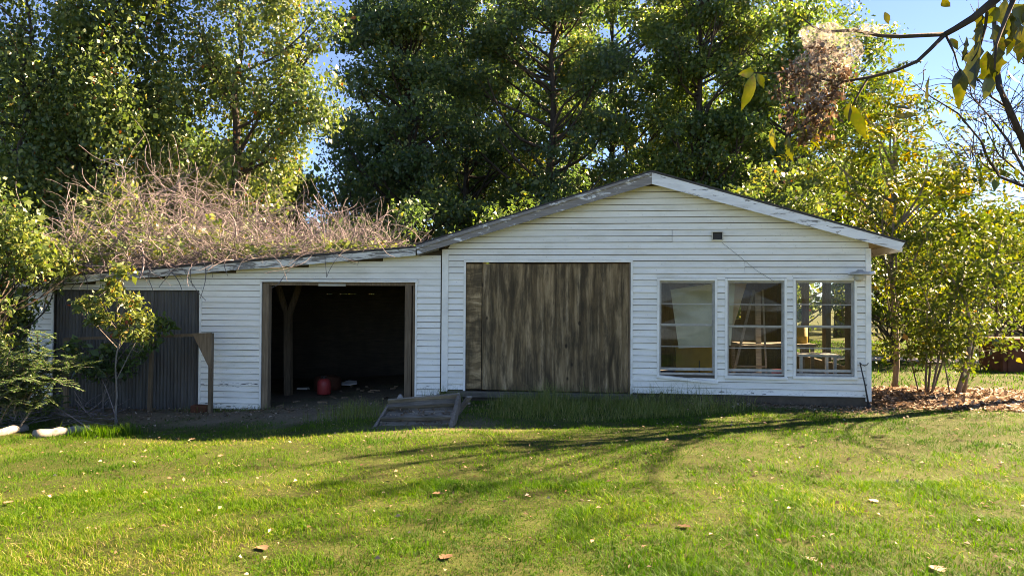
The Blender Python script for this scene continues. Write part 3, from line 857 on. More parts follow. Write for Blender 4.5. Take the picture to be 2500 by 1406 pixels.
# leaning panels, ladder, benches and clutter behind the glass
p = [at_y(1637, 707, 1.0), at_y(1752, 690, 1.0), at_y(1752, 846, 0.7), at_y(1657, 850, 0.7)]
off = np.array([0, 0.014, 0.002])
q = [np.array(v) for v in p]
ext = [q[3], q[2] + np.array([0.22, 0, 0.02]), q[1] + np.array([0.30, 0, 0.03]), q[0]]
b = MB(); b.hexa([ext[0], ext[1], ext[1] + off, ext[0] + off, ext[3], ext[2], ext[2] + off, ext[3] + off])
tag(b.build('leaning_panel', M['panel_white']), 'large pale board leaning behind the left window', 'board')
p = [at_y(1762, 692, 1.7), at_y(1823, 692, 1.7), at_y(1790, 800, 1.55), at_y(1740, 800, 1.55)]
b = MB(); b.hexa([p[3], p[2], p[2] + off, p[3] + off, p[0], p[1], p[1] + off, p[0] + off])
tag(b.build('leaning_panel', M['panel_pink']), 'tan board with slanted edge behind the middle window', 'board')
lad = empty('step_ladder', tuple(at_y(1830, 960, 2.2) * np.array([1, 1, 0])), 'weathered step ladder seen through the middle window', 'ladder')
la, lb = at_y(1840, 708, 2.2), at_y(1862, 708, 2.2)
for (t_, bx, by, r_) in ((la, 1785, 2.0, 0.045), (lb, 1872, 2.0, 0.03)):
    MB().bar(t_, (at_y(bx, 900, by)[0], by, -0.02), r_, 0.03, (0, 1, 0)).build('rail', M['log'], lad)
MB().bar(at_y(1850, 712, 2.25), (at_y(1853, 900, 2.6)[0], 2.6, -0.02), 0.10, 0.03, (0, 1, 0)).build('back_rail', M['log'], lad)
for k in range(4):
    z = 1.45 - 0.38 * k; f_ = 0.18 + 0.25 * k
    xa = la[0] + (at_y(1785, 900, 2.0)[0] - la[0]) * f_ * 0.9; xb = lb[0] + (at_y(1872, 900, 2.0)[0] - lb[0]) * f_ * 0.9
    MB().box(xa, xb, 2.05, 2.16, z - 0.012, z + 0.012).build('step', M['log'], lad)
def table(name, x0, x1, y0, y1, z, mat, label, t=0.05, leg=0.06):
    o = empty(name, ((x0 + x1) / 2, (y0 + y1) / 2, -0.03), label, 'table')
    MB().box(x0, x1, y0, y1, z - t, z).build('tabletop', M[mat], o)
    for lx in (x0 + 0.03, x1 - 0.03 - leg):
        for ly in (y0 + 0.03, y1 - 0.03 - leg):
            MB().box(lx, lx + leg, ly, ly + leg, -0.03, z - t).build('leg', M[mat], o)
    return o
table('work_table', 5.05, 6.62, 2.3, 3.1, 0.72, 'grey_wood', 'low work table with a lit front edge behind the middle and right windows')
table('white_bench', 5.95, 6.62, 0.9, 1.5, 0.62, 'white_obj', 'white painted bench just inside the right window', 0.04, 0.05)
o = empty('yellow_cabinet', (4.2, 1.6, -0.03), 'yellow cabinet low down behind the left window', 'cabinet')
MB().box(3.95, 4.75, 1.4, 1.85, 0.0, 0.66).build('body', M['yellow'], o); MB().box(3.93, 4.77, 1.37, 1.87, 0.661, 0.70).build('top', M['yellow'], o)
MB().box(4.35, 4.37, 1.385, 1.399, 0.25, 0.45).build('handle', M['dark_metal'], o)
o = empty('yellow_drum', (6.45, 2.7, 0.72), 'yellow drum on the work table seen through the right window', 'drum')
b = MB(); b.lathe((6.40, 2.7, 0.722), [(0.15, 0), (0.16, 0.01), (0.16, 0.12), (0.165, 0.13), (0.16, 0.14), (0.16, 0.30), (0.15, 0.31)], 20); b.build('body', M['yellow'], o, smooth=True)
b = MB(); b.lathe((6.40, 2.7, 1.033), [(0.13, 0), (0.13, 0.02), (0.03, 0.03)], 16); b.build('lid', M['dark_metal'], o)
b = MB(); b.lathe((5.78, 1.6, -0.03), [(0.10, 0), (0.13, 0.3), (0.14, 0.31), (0.14, 0.33), (0.12, 0.33), (0.10, 0.05)], 18); tag(b.build('bucket', M['red'], smooth=True), 'red bucket on the floor behind the right window', 'bucket')

# clutter on the dirt floor of the open bay
g = float(ground_z(-2.3, 0.8))
c = at_z(791, 962, -0.30)
o = empty('red_canister', (c[0], c[1], c[2]), 'faded red round canister on the dirt floor of the open bay', 'canister')
b = MB(); b.lathe(c, [(0.115, 0.0), (0.13, 0.015), (0.13, 0.20), (0.12, 0.25), (0.085, 0.29), (0.03, 0.30)], 20); b.build('body', M['red'], o, smooth=True)
b = MB(); b.lathe(c + np.array([0, 0, 0.298]), [(0.028, 0), (0.03, 0.035), (0.02, 0.045)], 12); b.build('cap', M['dark_metal'], o)
b = MB(); b.tube([c + np.array([-0.07, 0, 0.27]), c + np.array([-0.05, 0, 0.34]), c + np.array([0.05, 0, 0.34]), c + np.array([0.07, 0, 0.27])], 0.008, 6); b.build('handle', M['dark_metal'], o)
c = at_z(848, 938, -0.28)
b = MB(); poly = [(-0.22, -0.06), (-0.12, 0.0), (-0.02, 0.07), (0.16, 0.06), (0.22, -0.02), (0.10, -0.07)]
vs = [(c[0] + u, c[1] + v * 2.2, c[2] + 0.02 + v * 0.4) for u, v in poly] + [(c[0] + u, c[1] + v * 2.2, c[2] + 0.045 + v * 0.4) for u, v in poly]
b.add(vs, [tuple(range(5, -1, -1)), tuple(range(6, 12))] + [(i, (i + 1) % 6, (i + 1) % 6 + 6, i + 6) for i in range(6)])
tag(b.build('board_scrap', M['white_obj']), 'flat pale scrap lying right of the red canister', 'scrap')
c = at_z(702, 950, -0.30)
o = empty('paint_can', (c[0], c[1], c[2]), 'small pale can on the floor near the left bay post', 'can')
b = MB(); b.lathe(c, [(0.06, 0), (0.06, 0.11), (0.065, 0.115), (0.065, 0.12), (0.05, 0.12)], 16); b.build('body', M['white_obj'], o)
b = MB(); b.tube([c + np.array([-0.062, 0, 0.1]), c + np.array([-0.03, 0, 0.18]), c + np.array([0.03, 0, 0.18]), c + np.array([0.062, 0, 0.1])], 0.004, 5); b.build('handle', M['dark_metal'], o)
c = at_z(740, 950, -0.30)
b = MB(); b.hexa([c + np.array(v) for v in ((-0.12, -0.04, 0), (0.1, -0.05, 0), (0.12, 0.05, 0), (-0.1, 0.06, 0), (-0.11, -0.03, 0.035), (0.1, -0.04, 0.03), (0.11, 0.04, 0.04), (-0.1, 0.05, 0.03))]); tag(b.build('wood_offcut', M['soffit']), 'small pale wood offcut between can and red canister', 'wood')
b = MB(); b.lathe((-2.95, 2.6, -0.40), [(0.2, 0), (0.27, 0.05), (0.28, 0.25), (0.25, 0.33), (0.1, 0.36)], 20); tag(b.build('rusty_drum', M['rust'], smooth=True), 'dim rusty drum behind the red canister', 'drum')

b = MB()
for k in range(26):
    x_, y_ = rng.uniform(-3.1, -0.7), rng.uniform(-0.2, 3.5); z_ = float(ground_z(x_, y_)) + 0.012; a_ = rng.random() * 3.14; l_ = rng.uniform(0.02, 0.10); w_ = rng.uniform(0.01, 0.03)
    ca, sa = math.cos(a_), math.sin(a_)
    q = [(x_ + u * ca * l_ - v * sa * w_, y_ + u * sa * l_ + v * ca * w_) for u, v in ((-1, -1), (1, -1), (1, 1), (-1, 1))]
    h_ = rng.uniform(0.01, 0.04)
    b.hexa([(p[0], p[1], z_ - 0.02) for p in q] + [(p[0], p[1], z_ + h_ * rng.uniform(0.3, 1)) for p in q])
kind(b.build('floor_debris', M['post']), 'stuff', 'pale scraps strewn over the dirt floor of the open bay', 'debris')

# ------------------------------------------------------------------ timber frame in front of the lean-to
fr_ = empty('timber_frame', (-4.4, -0.36, -0.42), 'brown timber rail frame with a triangular gusset beside the corrugated metal', 'frame')
MB().box(-3.955, -3.895, -0.40, -0.33, -0.45, 0.93).build('post', M['post'], fr_)
b = MB(); b.bar((-5.02, -0.36, -0.45), (-4.985, -0.36, 0.84), 0.06, 0.05, (0, 1, 0)); b.build('post', M['post'], fr_)
MB().bar((-6.6, -0.36, 0.80), (-3.93, -0.36, 0.905), 0.035, 0.05).build('rail', M['post'], fr_)
MB().prism([(-4.235, 0.925), (-3.935, 0.36), (-3.892, 0.34), (-3.892, 0.94)], -0.425, -0.401).build('gusset', M['post'], fr_)
MB().bar((-6.55, -0.36, -0.45), (-6.57, -0.36, 0.80), 0.07, 0.06, (0, 1, 0)).build('post', M['post'], fr_)

# ------------------------------------------------------------------ tilted wooden tray on the grass
A = np.array(at_z(905, 1050, -0.20)); B_ = np.array(at_z(1100, 1056, -0.20)); Cc = np.array(at_y(1123, 966, -2.35)); D = np.array(at_y(949, 981, -2.35))
tray = empty('wooden_tray', tuple(A), 'tilted grey wooden tray frame lying on the ground before the open bay', 'tray')
nrm = np.cross(B_ - A, D - A); nrm /= np.linalg.norm(nrm)
def quad_box(name, u0, u1, v0, v1, h0, h1, mat, parent=tray, wob=0.0):
    def P(u, v, h):
        p = A * (1 - u) * (1 - v) + B_ * u * (1 - v) + Cc * u * v + D * (1 - u) * v
        return p + nrm * h + np.array([0, 0, wob * math.sin(u * 9 + v * 5)])
    return MB().hexa([P(u0, v0, h0), P(u1, v0, h0), P(u1, v1, h0), P(u0, v1, h0), P(u0, v0, h1), P(u1, v0, h1), P(u1, v1, h1), P(u0, v1, h1)]).build(name, M[mat], parent)
for k, (va, vb) in enumerate(((0.035, 0.20), (0.205, 0.375), (0.38, 0.55), (0.555, 0.72), (0.725, 0.95))):
    quad_box('floor_plank', 0.03 + 0.01 * (k % 2), 0.965 - 0.012 * (k % 3), va + 0.006, vb - 0.006, -0.085, -0.058 + 0.012 * (k % 2), 'grey_wood', wob=0.006)
quad_box('rail', -0.01, 0.97, -0.03, 0.02, -0.10, 0.030, 'grey_wood'); quad_box('rail', 0.0, 1.0, 0.955, 1.0, -0.09, 0.05, 'grey_wood')
quad_box('rail', 0.968, 1.015, -0.035, 0.952, -0.10, 0.042, 'grey_wood_v'); quad_box('rail', -0.012, 0.022, 0.033, 0.952, -0.10, -0.02, 'grey_wood_v')
quad_box('crosspiece', 0.03, 0.965, 0.40, 0.46, -0.045, 0.006, 'grey_wood'); quad_box('back_plank', 0.03, 0.965, 0.80, 0.952, -0.045, -0.002, 'grey_wood')
for u in (0.08, 0.92):                        # blocks that carry the raised end
    p = A * (1 - u) * 0.1 + B_ * u * 0.1 + Cc * u * 0.9 + D * (1 - u) * 0.9
    MB().box(p[0] - 0.06, p[0] + 0.06, p[1] - 0.06, p[1] + 0.06, -0.32, p[2] - 0.105).build('prop_block', M['grey_wood_v'], tray)
p0, p1 = np.array(at_z(1108, 1022, -0.16)), np.array(at_y(1146, 968, -2.2))
b = MB(); b.bar(p0, p1, 0.10, 0.03); b.bar(p0 * 0.62 + p1 * 0.38 + np.array([-0.1, 0, 0.035]), p0 * 0.4 + p1 * 0.6 + np.array([0.09, 0, 0.035]), 0.09, 0.025)
tag(b.build('loose_board', M['grey_wood_v']), 'loose grey board leaning at the right side of the tilted tray', 'board')
p = at_y(977, 972, -0.25)
b = MB(); b.lathe((p[0], -0.25, -0.30), [(0.05, 0), (0.075, 0.08), (0.05, 0.2), (0.02, 0.25)], 7); tag(b.build('upright_stone', M['concrete']), 'small upright pale stone at the right bay post', 'stone')
b = MB(); b.box(-4.33, -4.02, -0.30, -0.12, -0.47, -0.30); tag(b.build('rotten_block', M['rust'], bevel=0.03), 'brown rotten block at the foot of the gusseted post', 'block')

# logs edging the bed at the left
def log(name, a, b_, r0, r1, label):
    a, b_ = np.array(a), np.array(b_); n = 9
    pts = [a + (b_ - a) * k / n + np.array([0, 0, 0.012 * math.sin(k * 2.1)]) for k in range(n + 1)]
    rad = [r0 + (r1 - r0) * k / n + 0.006 * math.sin(k * 3.7) for k in range(n + 1)]
    return tag(MB().tube(pts, rad, 12).build(name, M['log'], smooth=True), label, 'log')
g0 = lambda p, r: (p[0], p[1], float(ground_z(p[0], p[1])) + r * 0.6)
log('fallen_log', g0(at_z(-80, 1072, -.4), .07), g0(at_z(62, 1044, -.4), .06), 0.075, 0.055, 'bleached log at the far left edge of the lawn')
log('fallen_log', g0(at_z(85, 1062, -.4), .07), g0(at_z(217, 1044, -.4), .06), 0.07, 0.06, 'bleached log beside the tuft of grass left of the frame')

# rusty bin far right
c = at_z(2482, 905, -0.10)
o = empty('rusty_bin', (c[0], c[1], -0.12), 'dark rust red box standing far right beyond the gravel track', 'box')
x0 = at_y(2449, 870, c[1])[0]; z1 = at_y(2480, 834, c[1])[2]
MB().box(x0, x0 + 1.6, c[1], c[1] + 1.2, -0.15, z1).build('body', M['rust'], o)
MB().box(x0 - 0.10, x0 + 1.7, c[1] - 0.1, c[1] + 1.3, z1 + 0.001, z1 + 0.07).build('lid', M['rust'], o)
for k in range(4):
    MB().box(x0 + 0.1 + 0.42 * k, x0 + 0.14 + 0.42 * k, c[1] - 0.03, c[1] - 0.001, -0.14, z1 - 0.01).build('rib', M['rust'], o)

# ------------------------------------------------------------------ vegetation helpers
def unit(v):
    return v / np.maximum(np.linalg.norm(v, axis=-1, keepdims=True), 1e-9)
def rand_unit(n):
    return unit(rng.normal(size=(n, 3)))

def leaf_quads(P, A, Nn, L, W, fold=0.18):
    A = unit(A); B = unit(np.cross(A, Nn)); Nn = np.cross(B, A)
    L = np.broadcast_to(L, (len(P),))[:, None]; W = np.broadcast_to(W, (len(P),))[:, None]
    mid = P + A * L * 0.42
    V = np.stack([P, mid + B * W * 0.5 + Nn * W * fold, P + A * L - Nn * L * 0.08, mid - B * W * 0.5 + Nn * W * fold], 1).reshape(-1, 3)
    F = np.arange(len(P) * 4).reshape(-1, 4)
    return V, F

def random_leaves(P, size, droop=0.3, up=0.6, ratio=0.62, out=None):
    n = len(P)
    A = rand_unit(n) + np.array([0, 0, -droop])
    Nn = rand_unit(n) + np.array([0, 0, up])
    if out is not None:
        Nn = Nn * 0.7 + out * 0.8
    L = size * np.clip(rng.lognormal(-0.08, 0.36, n), 0.35, 2.0)
    return leaf_quads(P, A, Nn, L, L * ratio * rng.uniform(0.75, 1.2, n))

def clump_points(C, R, n):
    """points inside many ellipsoidal clumps, thinner at the rim so outlines stay ragged"""
    w = R[:, 0] * R[:, 2] * (0.6 + 0.8 * rng.random(len(R))); w /= w.sum()
    k = rng.choice(len(C), n, p=w)
    u = rand_unit(n) * (rng.random((n, 1)) ** 0.45) * (1 + 0.25 * np.abs(rng.normal(size=(n, 1))))
    return C[k] + u * R[k], u

def auto_clumps(x, y, zlo, zhi, rad, n, size, lean=(0, 0), flat=0.75, profile=None, low=0.55):
    t = rng.random(n); z = zlo + (zhi - zlo) * t
    pr = (low + (1 - low) * np.sin(np.pi * np.clip(t * 0.85 + 0.18, 0, 1))) if profile is None else profile(t)
    a = rng.random(n) * 2 * np.pi; r = rad * pr * np.sqrt(rng.random(n))
    C = np.stack([x + lean[0] * t + r * np.cos(a), y + lean[1] * t + r * np.sin(a) * 0.8, z], 1)
    s = size * rng.uniform(0.55, 1.35, n)
    return C, np.stack([s, s, s * flat], 1)

def bend(a, b, n, sag, jit):
    a, b = np.array(a, float), np.array(b, float); pts = []
    off = rng.normal(size=3) * jit
    for k in range(n + 1):
        t = k / n
        pts.append(a + (b - a) * t + (np.array([0, 0, sag]) + off) * math.sin(math.pi * t))
    return pts

def build_tree(name, label, base, top, r0, C, R, n_leaves, leaf, lmat, bmat='bark', group=None, sides=7, droop=0.3, up=0.6, ratio=0.62, twigs=3, out=False, cat='tree', limbs=None, crown_name='crown', power=1.0, wiggle=0.12):
    base = np.array(base, float); top = np.array(top, float)
    o = empty(name, tuple(base), label, cat, group)
    b = MB()
    n = 10
    tp = [base + (top - base) * k / n + np.array([rng.normal() * wiggle * (k / n), rng.normal() * wiggle * (k / n), 0]) for k in range(n + 1)]
    tp[0] = base - np.array([0, 0, 0.15])
    tr = [max(0.012, r0 * (1 - 0.86 * k / n)) * (1.25 if k == 0 else 1) for k in range(n + 1)]
    b.tube(tp, tr, sides)
    H = max(0.1, top[2] - base[2])
    order = range(len(C)) if limbs is None else rng.choice(len(C), min(limbs, len(C)), replace=False)
    for i in order:
        c = C[i]; dist = math.hypot(c[0] - base[0], c[1] - base[1])
        t = np.clip((c[2] - base[2] - dist * rng.uniform(0.4, 1.1) - 0.2) / H, 0.12, 0.97)
        kf = t * n; k0 = min(int(kf), n - 1); st = tp[k0] + (tp[k0 + 1] - tp[k0]) * (kf - k0)
        rl = min(tr[k0] * 0.55, 0.05 * r0 / 0.2 + 0.012 * dist)
        pts = bend(st, c, 5, -0.05 * dist, 0.10 * dist + 0.02)
        b.tube(pts, [rl * (1 - 0.75 * q / 5) + 0.003 for q in range(6)], 4, cap=False)
        for _ in range(twigs):
            e = c + rng.normal(size=3) * R[i] * 0.6
            b.tube(bend(pts[3], e, 3, 0.0, 0.08), [rl * 0.3 + 0.003, rl * 0.2 + 0.003, rl * 0.12 + 0.003, 0.003], 3, cap=False)
    b.build('trunk', M[bmat], o, smooth=True)
    P, u = clump_points(C, R, n_leaves)
    V, F = random_leaves(P, leaf, droop, up, ratio, out=u if out else None)
    kk = np.clip(rng.beta(1.6, 2.2, n_leaves) + 0.42 * (vnoise(P[:, 0], P[:, 2], 1.1, 7) - 0.5), 0, 0.93) ** power
    kk[rng.random(n_leaves) < 0.012] = 1.0
    mesh_from_np(crown_name, V, F, M[lmat], o, rnd=kk)
    return o

# ------------------------------------------------------------------ tall trees behind the building
mid = [  # px, Y, top z, radius, leaves, material, label
    (1010, 19.0, 18.0, 2.9, 38000, 'leaf_dark', 'dark dense tree with forking trunk behind the lean-to roof end'),
    (1140, 26.5, 18.5, 3.4, 38000, 'leaf_dark', 'dark straight tree just left of the gable slope'),
    (1330, 20.0, 18.0, 3.4, 40000, 'leaf_dark', 'tall green tree over the left half of the gable roof'),
    (1500, 27.5, 21.5, 3.4, 38000, 'leaf_mid', 'tall green tree behind the gable peak'),
    (1700, 20.5, 18.5, 2.9, 36000, 'leaf_mid', 'tall leafy tree right of the gable peak'),
    (1775, 29.0, 20.5, 2.8, 30000, 'leaf_mid', 'slender tree over the vent'),
    (1905, 21.5, 18.0, 2.5, 32000, 'leaf_mid', 'tall light green tree behind the webbed nest'),
    (2050, 25.0, 15.5, 2.3, 22000, 'leaf_mid', 'rightmost tall tree bordering the open sky'),
    (840, 25.0, 12.0, 1.4, 7500, 'leaf_dark', 'thin tree standing in the sky gap above the lean-to'),
]
for k, (px, Y, zt, rad, nl, lm, lab) in enumerate(mid):
    x = float(at_y(px, 560, Y)[0]); gz = float(ground_z(x, Y))
    C_, R_ = auto_clumps(x, Y, 2.2, zt - 0.5, rad, 95, 0.85, lean=(rng.normal() * 0.4, 0), flat=0.6, low=0.85)
    build_tree('tall_tree', lab, (x, Y, gz), (x + rng.normal() * 0.4, Y, zt - 1.0), 0.22 + 0.02 * (k % 3), C_, R_, int(nl * 1.15), 0.165, lm, group='tall trees behind the outbuilding', twigs=2, droop=0.35)

back_labels = ['background tree behind the dark forked tree', 'background tree between the forked tree and the straight dark tree', "background tree showing left of the gable slope's tall tree", 'background tree left of the gable peak, far behind', 'background tree right of the gable peak, far behind', 'background tree behind the slender tree over the vent', 'background tree between the bright vine tree and the vine hung tree', 'background tree behind the far left vine tree', 'slim background tree left of the sky gap']
for k, (px, Y, zt, rad) in enumerate(((990, 33, 19.0, 2.8), (1075, 36, 21.0, 3.4), (1230, 34, 20.5, 3.4), (1410, 37, 22.0, 3.4), (1600, 35, 21.0, 3.2), (1845, 36, 20.0, 3.0), (480, 20, 9.0, 2.4), (30, 18, 12.0, 2.6), (690, 27, 8.5, 1.5))):
    x = float(at_y(px, 560, Y)[0]); gz = float(ground_z(x, Y))
    C_, R_ = auto_clumps(x, Y, 2.0, zt - 0.5, rad, 80, 1.05, flat=0.65, low=0.9)
    build_tree('background_tree', back_labels[k], (x, Y, gz), (x, Y, zt - 1.0), 0.24, C_, R_, 11500, 0.27, 'leaf_mid', group='hidden background trees', twigs=1, limbs=40)

# lower growth straight behind the roofs
for (px, Y, zt, rad, nl, lm, lab) in ((930, 10.5, 4.6, 2.0, 6500, 'leaf_dark', 'low dark bush growing behind the lean-to roof'), (1220, 11.0, 4.6, 1.9, 6000, 'leaf_mid', 'green bush peeping over the left gable slope'),
                                      (1870, 11.0, 4.9, 1.7, 7000, 'leaf_vine', 'pale leafy bush over the right gable slope'), (1960, 12.5, 6.0, 1.7, 7000, 'leaf_vine', 'pale bush behind the yellow leaved tree')):
    x = float(at_y(px, 560, Y)[0]); gz = float(ground_z(x, Y))
    C_, R_ = auto_clumps(x, Y, 0.8, zt, rad, 34, 0.55, flat=0.7, low=0.8)
    build_tree('understory_bush', lab, (x, Y, gz), (x, Y, zt * 0.8), 0.07, C_, R_, nl, 0.13, lm, group='bushes behind the roofs', cat='bush', twigs=2)

# ------------------------------------------------------------------ vine draped trees at the left
def vine_clumps(x, y, zlo, zhi, rx, ry, n, size):
    t = rng.random(n); a = rng.random(n) * 2 * np.pi
    r = (0.55 + 0.45 * rng.random(n))
    z = zlo + (zhi - zlo) * t
    pr = 0.75 + 0.25 * np.sin(np.pi * t)
    C = np.stack([x + rx * pr * r * np.cos(a), y + ry * pr * r * np.sin(a), z], 1)
    s = size * rng.uniform(0.5, 1.3, n)
    return C, np.stack([s, s, s * rng.uniform(1.0, 2.1, n)], 1)
for (px, Y, zlo, zhi, rx, ry, n, nl, lab) in (
        (60, 4.2, 0.4, 9.5, 1.7, 1.4, 75, 32000, 'vine smothered tree at the far left edge'),
        (270, 4.8, 1.7, 9.8, 1.8, 1.4, 95, 42000, 'bright vine curtained tree over the left end of the lean-to'),
        (575, 6.6, 3.6, 11.0, 1.75, 1.3, 80, 32000, 'vine hung tree with bare lower stems above the lean-to')):
    x = float(at_y(px, 400, Y)[0]); gz = float(ground_z(x, Y))
    C_, R_ = vine_clumps(x, Y, zlo, zhi, rx, ry, n, 0.46)
    if px == 575:                              # arm of foliage reaching right
        C2, R2 = auto_clumps(float(at_y(740, 100, Y)[0]), Y, 6.2, 9.6, 1.1, 16, 0.55, flat=0.9)
        C_, R_ = np.concatenate([C_, C2]), np.concatenate([R_, R2])
    build_tree('vine_draped_tree', lab, (x, Y, gz), (x, Y, zhi - 0.8), 0.20, C_, R_, nl, 0.096, 'leaf_vine', 'bark', group='vine draped trees at the left', droop=0.9, up=0.3, ratio=0.72, limbs=26)
# dark interior growth behind the vine trees
for (px, Y, zt, lab) in ((160, 8.5, 8.5, 'dark tree behind the vine curtains at the left'), (430, 9.5, 8.0, 'dark tree between the two vine hung trees')):
    x = float(at_y(px, 500, Y)[0]); gz = float(ground_z(x, Y))
    C_, R_ = auto_clumps(x, Y, 1.5, zt, 2.2, 55, 0.75, flat=0.8, low=0.85)
    build_tree('shade_tree', lab, (x, Y, gz), (x, Y, zt * 0.9), 0.15, C_, R_, 9000, 0.19, 'leaf_dark', group='dark trees at the left', twigs=2)

# ------------------------------------------------------------------ right hand trees and shrubs
# yellowing tree with feathered leaves beside the right eave
x, Y = 8.15, 2.7
o = empty('yellow_tree', (x, Y, float(ground_z(x, Y))), 'yellowing tree with feathered leaves and thin trunk beside the right eave', 'tree')
b = MB(); gz = float(ground_z(x, Y))
tp = [np.array([x + 0.05 * math.sin(k), Y, gz - 0.1 + k * 0.52]) for k in range(11)]
b.tube(tp, [0.055 - 0.004 * k for k in range(11)], 8)
cl = []
for (px, py, yy) in ((1990, 330, 3.2), (2080, 230, 2.8), (2150, 330, 2.4), (2060, 400, 3.4), (2200, 250, 2.9), (2260, 360, 2.4), (2330, 400, 3.2), (2130, 520, 2.2), (2230, 470, 3.4), (2350, 460, 2.4), (2080, 500, 3.2), (2290, 540, 2.2), (2390, 420, 3.0), (2170, 420, 1.9), (2110, 300, 3.8), (2180, 620, 2.9), (2250, 290, 3.6), (2140, 200, 3.2)):
    c = np.array(at_y(px, py, yy)); cl.append(c)
    k0 = int(np.clip((c[2] - gz - 1.1) / 0.52, 2, 9))
    b.tube(bend(tp[k0], c, 5, 0.1, 0.15), [0.028, 0.023, 0.018, 0.013, 0.009, 0.005], 5, cap=False)
b.build('trunk', M['bark_pale'], o, smooth=True)
cl = np.array(cl)
VV, FF, rr, base_i = [], [], [], 0
nc = 640
k = rng.integers(0, len(cl), nc)
P0 = cl[k] + rng.normal(size=(nc, 3)) * np.array([0.42, 0.42, 0.30])
A0 = unit(rand_unit(nc) * np.array([1, 1, 0.5]) + np.array([0, 0, -0.35])); N0 = unit(rand_unit(nc) * 0.6 + np.array([0, 0, 1.0])); B0 = unit(np.cross(A0, N0))
hue = rng.beta(1.7, 2.0, nc)
for j in range(6):
    t = 0.08 + 0.075 * j
    for s in (-1, 1):
        P = P0 + A0 * t + np.array([0, 0, -0.25]) * t * t
        ax = unit(B0 * s + A0 * 0.45 + rng.normal(size=(nc, 3)) * 0.12 + np.array([0, 0, -0.25]))
        V, F = leaf_quads(P, ax, N0 + rng.normal(size=(nc, 3)) * 0.25, 0.135 * rng.uniform(0.8, 1.2, nc), 0.05)
        VV.append(V); FF.append(F + base_i); base_i += len(V); rr.append(np.clip(hue + rng.normal(0, 0.08, nc), 0, 1))
mesh_from_np('crown', np.concatenate(VV), np.concatenate(FF), M['leaf_yellow'], o, rnd=np.concatenate(rr))

# two multi-stemmed shrubs in the leaf litter
for (px, py, n_st, h, spread, lab) in ((2258, 962, 7, 3.0, 0.95, 'many stemmed shrub nearest the right corner of the building'), (2336, 966, 4, 3.1, 1.1, 'shrub with one thick leaning stem right of the many stemmed one')):
    c = np.array(at_z(px, py, -0.13)); c[2] = float(ground_z(c[0], c[1]))
    o = empty('litter_shrub', tuple(c), lab, 'shrub', 'shrubs by the right corner')
    b = MB(); cl = []
    for s in range(n_st):
        a = rng.random() * 6.28; sp = spread * (0.35 + 0.65 * rng.random()); hh = h * rng.uniform(0.7, 1.0)
        st = c + np.array([0.10 * math.cos(a), 0.10 * math.sin(a), -0.05]); en = c + np.array([sp * math.cos(a), sp * math.sin(a) * 0.8, hh])
        r_ = 0.045 if (n_st == 4 and s == 0) else rng.uniform(0.010, 0.020)
        pts = bend(st, en, 8, 0.1, 0.12); b.tube(pts, [r_ * (1 - 0.8 * q / 8) + 0.003 for q in range(9)], 6)
        for q in range(9):
            i = rng.integers(2, 8); e = pts[i] + rng.normal(size=3) * np.array([0.42, 0.42, 0.22]) + np.array([0, 0, 0.25])
            b.tube(bend(pts[i], e, 4, 0.02, 0.05), [0.009, 0.007, 0.005, 0.004, 0.003], 4, cap=False)
            if e[2] > 0.4: cl.append(e)
        cl.append(en)
    b.build('stem', M['bark_pale'], o, smooth=True)
    C_ = np.array(cl); R_ = np.full((len(C_), 3), 0.32) * np.array([1, 1, 0.6])
    P, u = clump_points(C_, R_, 4200)
    V, F = random_leaves(P, 0.075, 0.4, 0.7, 0.6)
    mesh_from_np('crown', V, F, M['leaf_right'], o, rnd=rng.beta(1.8, 2.0, len(P)))

# sunlit background growth at the right
for (px, Y, zlo, zt, rad, nl, lm, lab) in ((2180, 9.0, 0.7, 4.2, 1.5, 6000, 'leaf_right', 'yellow green bush right behind the building corner'), (2300, 13.0, 1.2, 5.4, 2.0, 7000, 'leaf_right', 'leafy small tree behind the two shrubs'),
                                           (2430, 11.5, 1.3, 4.3, 1.9, 6500, 'leaf_right', 'drooping small tree over the rust red box'), (2500, 17.0, 1.0, 5.0, 2.2, 8000, 'leaf_mid', 'green tree at the right edge beyond the track'),
                                           (2230, 20.0, 0.8, 7.5, 2.2, 6500, 'leaf_mid', 'taller green tree far behind the yellow tree')):
    x = float(at_y(px, 700, Y)[0]); gz = float(ground_z(x, Y))
    C_, R_ = auto_clumps(x, Y, zlo, zt, rad, 42, 0.6, flat=0.6, low=0.8)
    build_tree('edge_tree', lab, (x, Y, gz), (x, Y, zt * 0.85), 0.07, C_, R_, nl, 0.125, lm, group='small trees at the right', twigs=2)

# far wood: one mass of crowns beyond everything
def woods():
    n = 260
    X = rng.uniform(-36, 36, n); Y = rng.uniform(30, 46, n)
    Z = rng.uniform(0.3, 1, n)
    pxx = np.array([(CM.T @ (np.array([a_, c_, 3.0]) - CAM)) for a_, c_ in zip(X, Y)]); pxx = 1250 + 1900 * pxx[:, 0] / -pxx[:, 2]
    hmax = np.where(pxx > 2330, 4.6, np.where(pxx > 2120, 6.5, np.where((pxx > 690) & (pxx < 880), 4.5, 10.5))) * (0.75 + 0.5 * vnoise(X, Y, 6, 5))
    C = np.stack([X, Y, 0.6 + Z * hmax], 1)
    s = rng.uniform(1.0, 2.2, n)
    P, u = clump_points(C, np.stack([s, s, s * 0.8], 1), 52000)
    P[:, 2] = np.abs(P[:, 2])
    V, F = random_leaves(P, 0.36, 0.3, 0.6, 0.7)
    o = mesh_from_np('far_wood', V, F, M['leaf_woods'], rnd=rng.beta(1.8, 1.8, len(P)))
    return kind(o, 'stuff', 'sunlit mass of far woodland foliage behind all the trees', 'woodland')
woods()

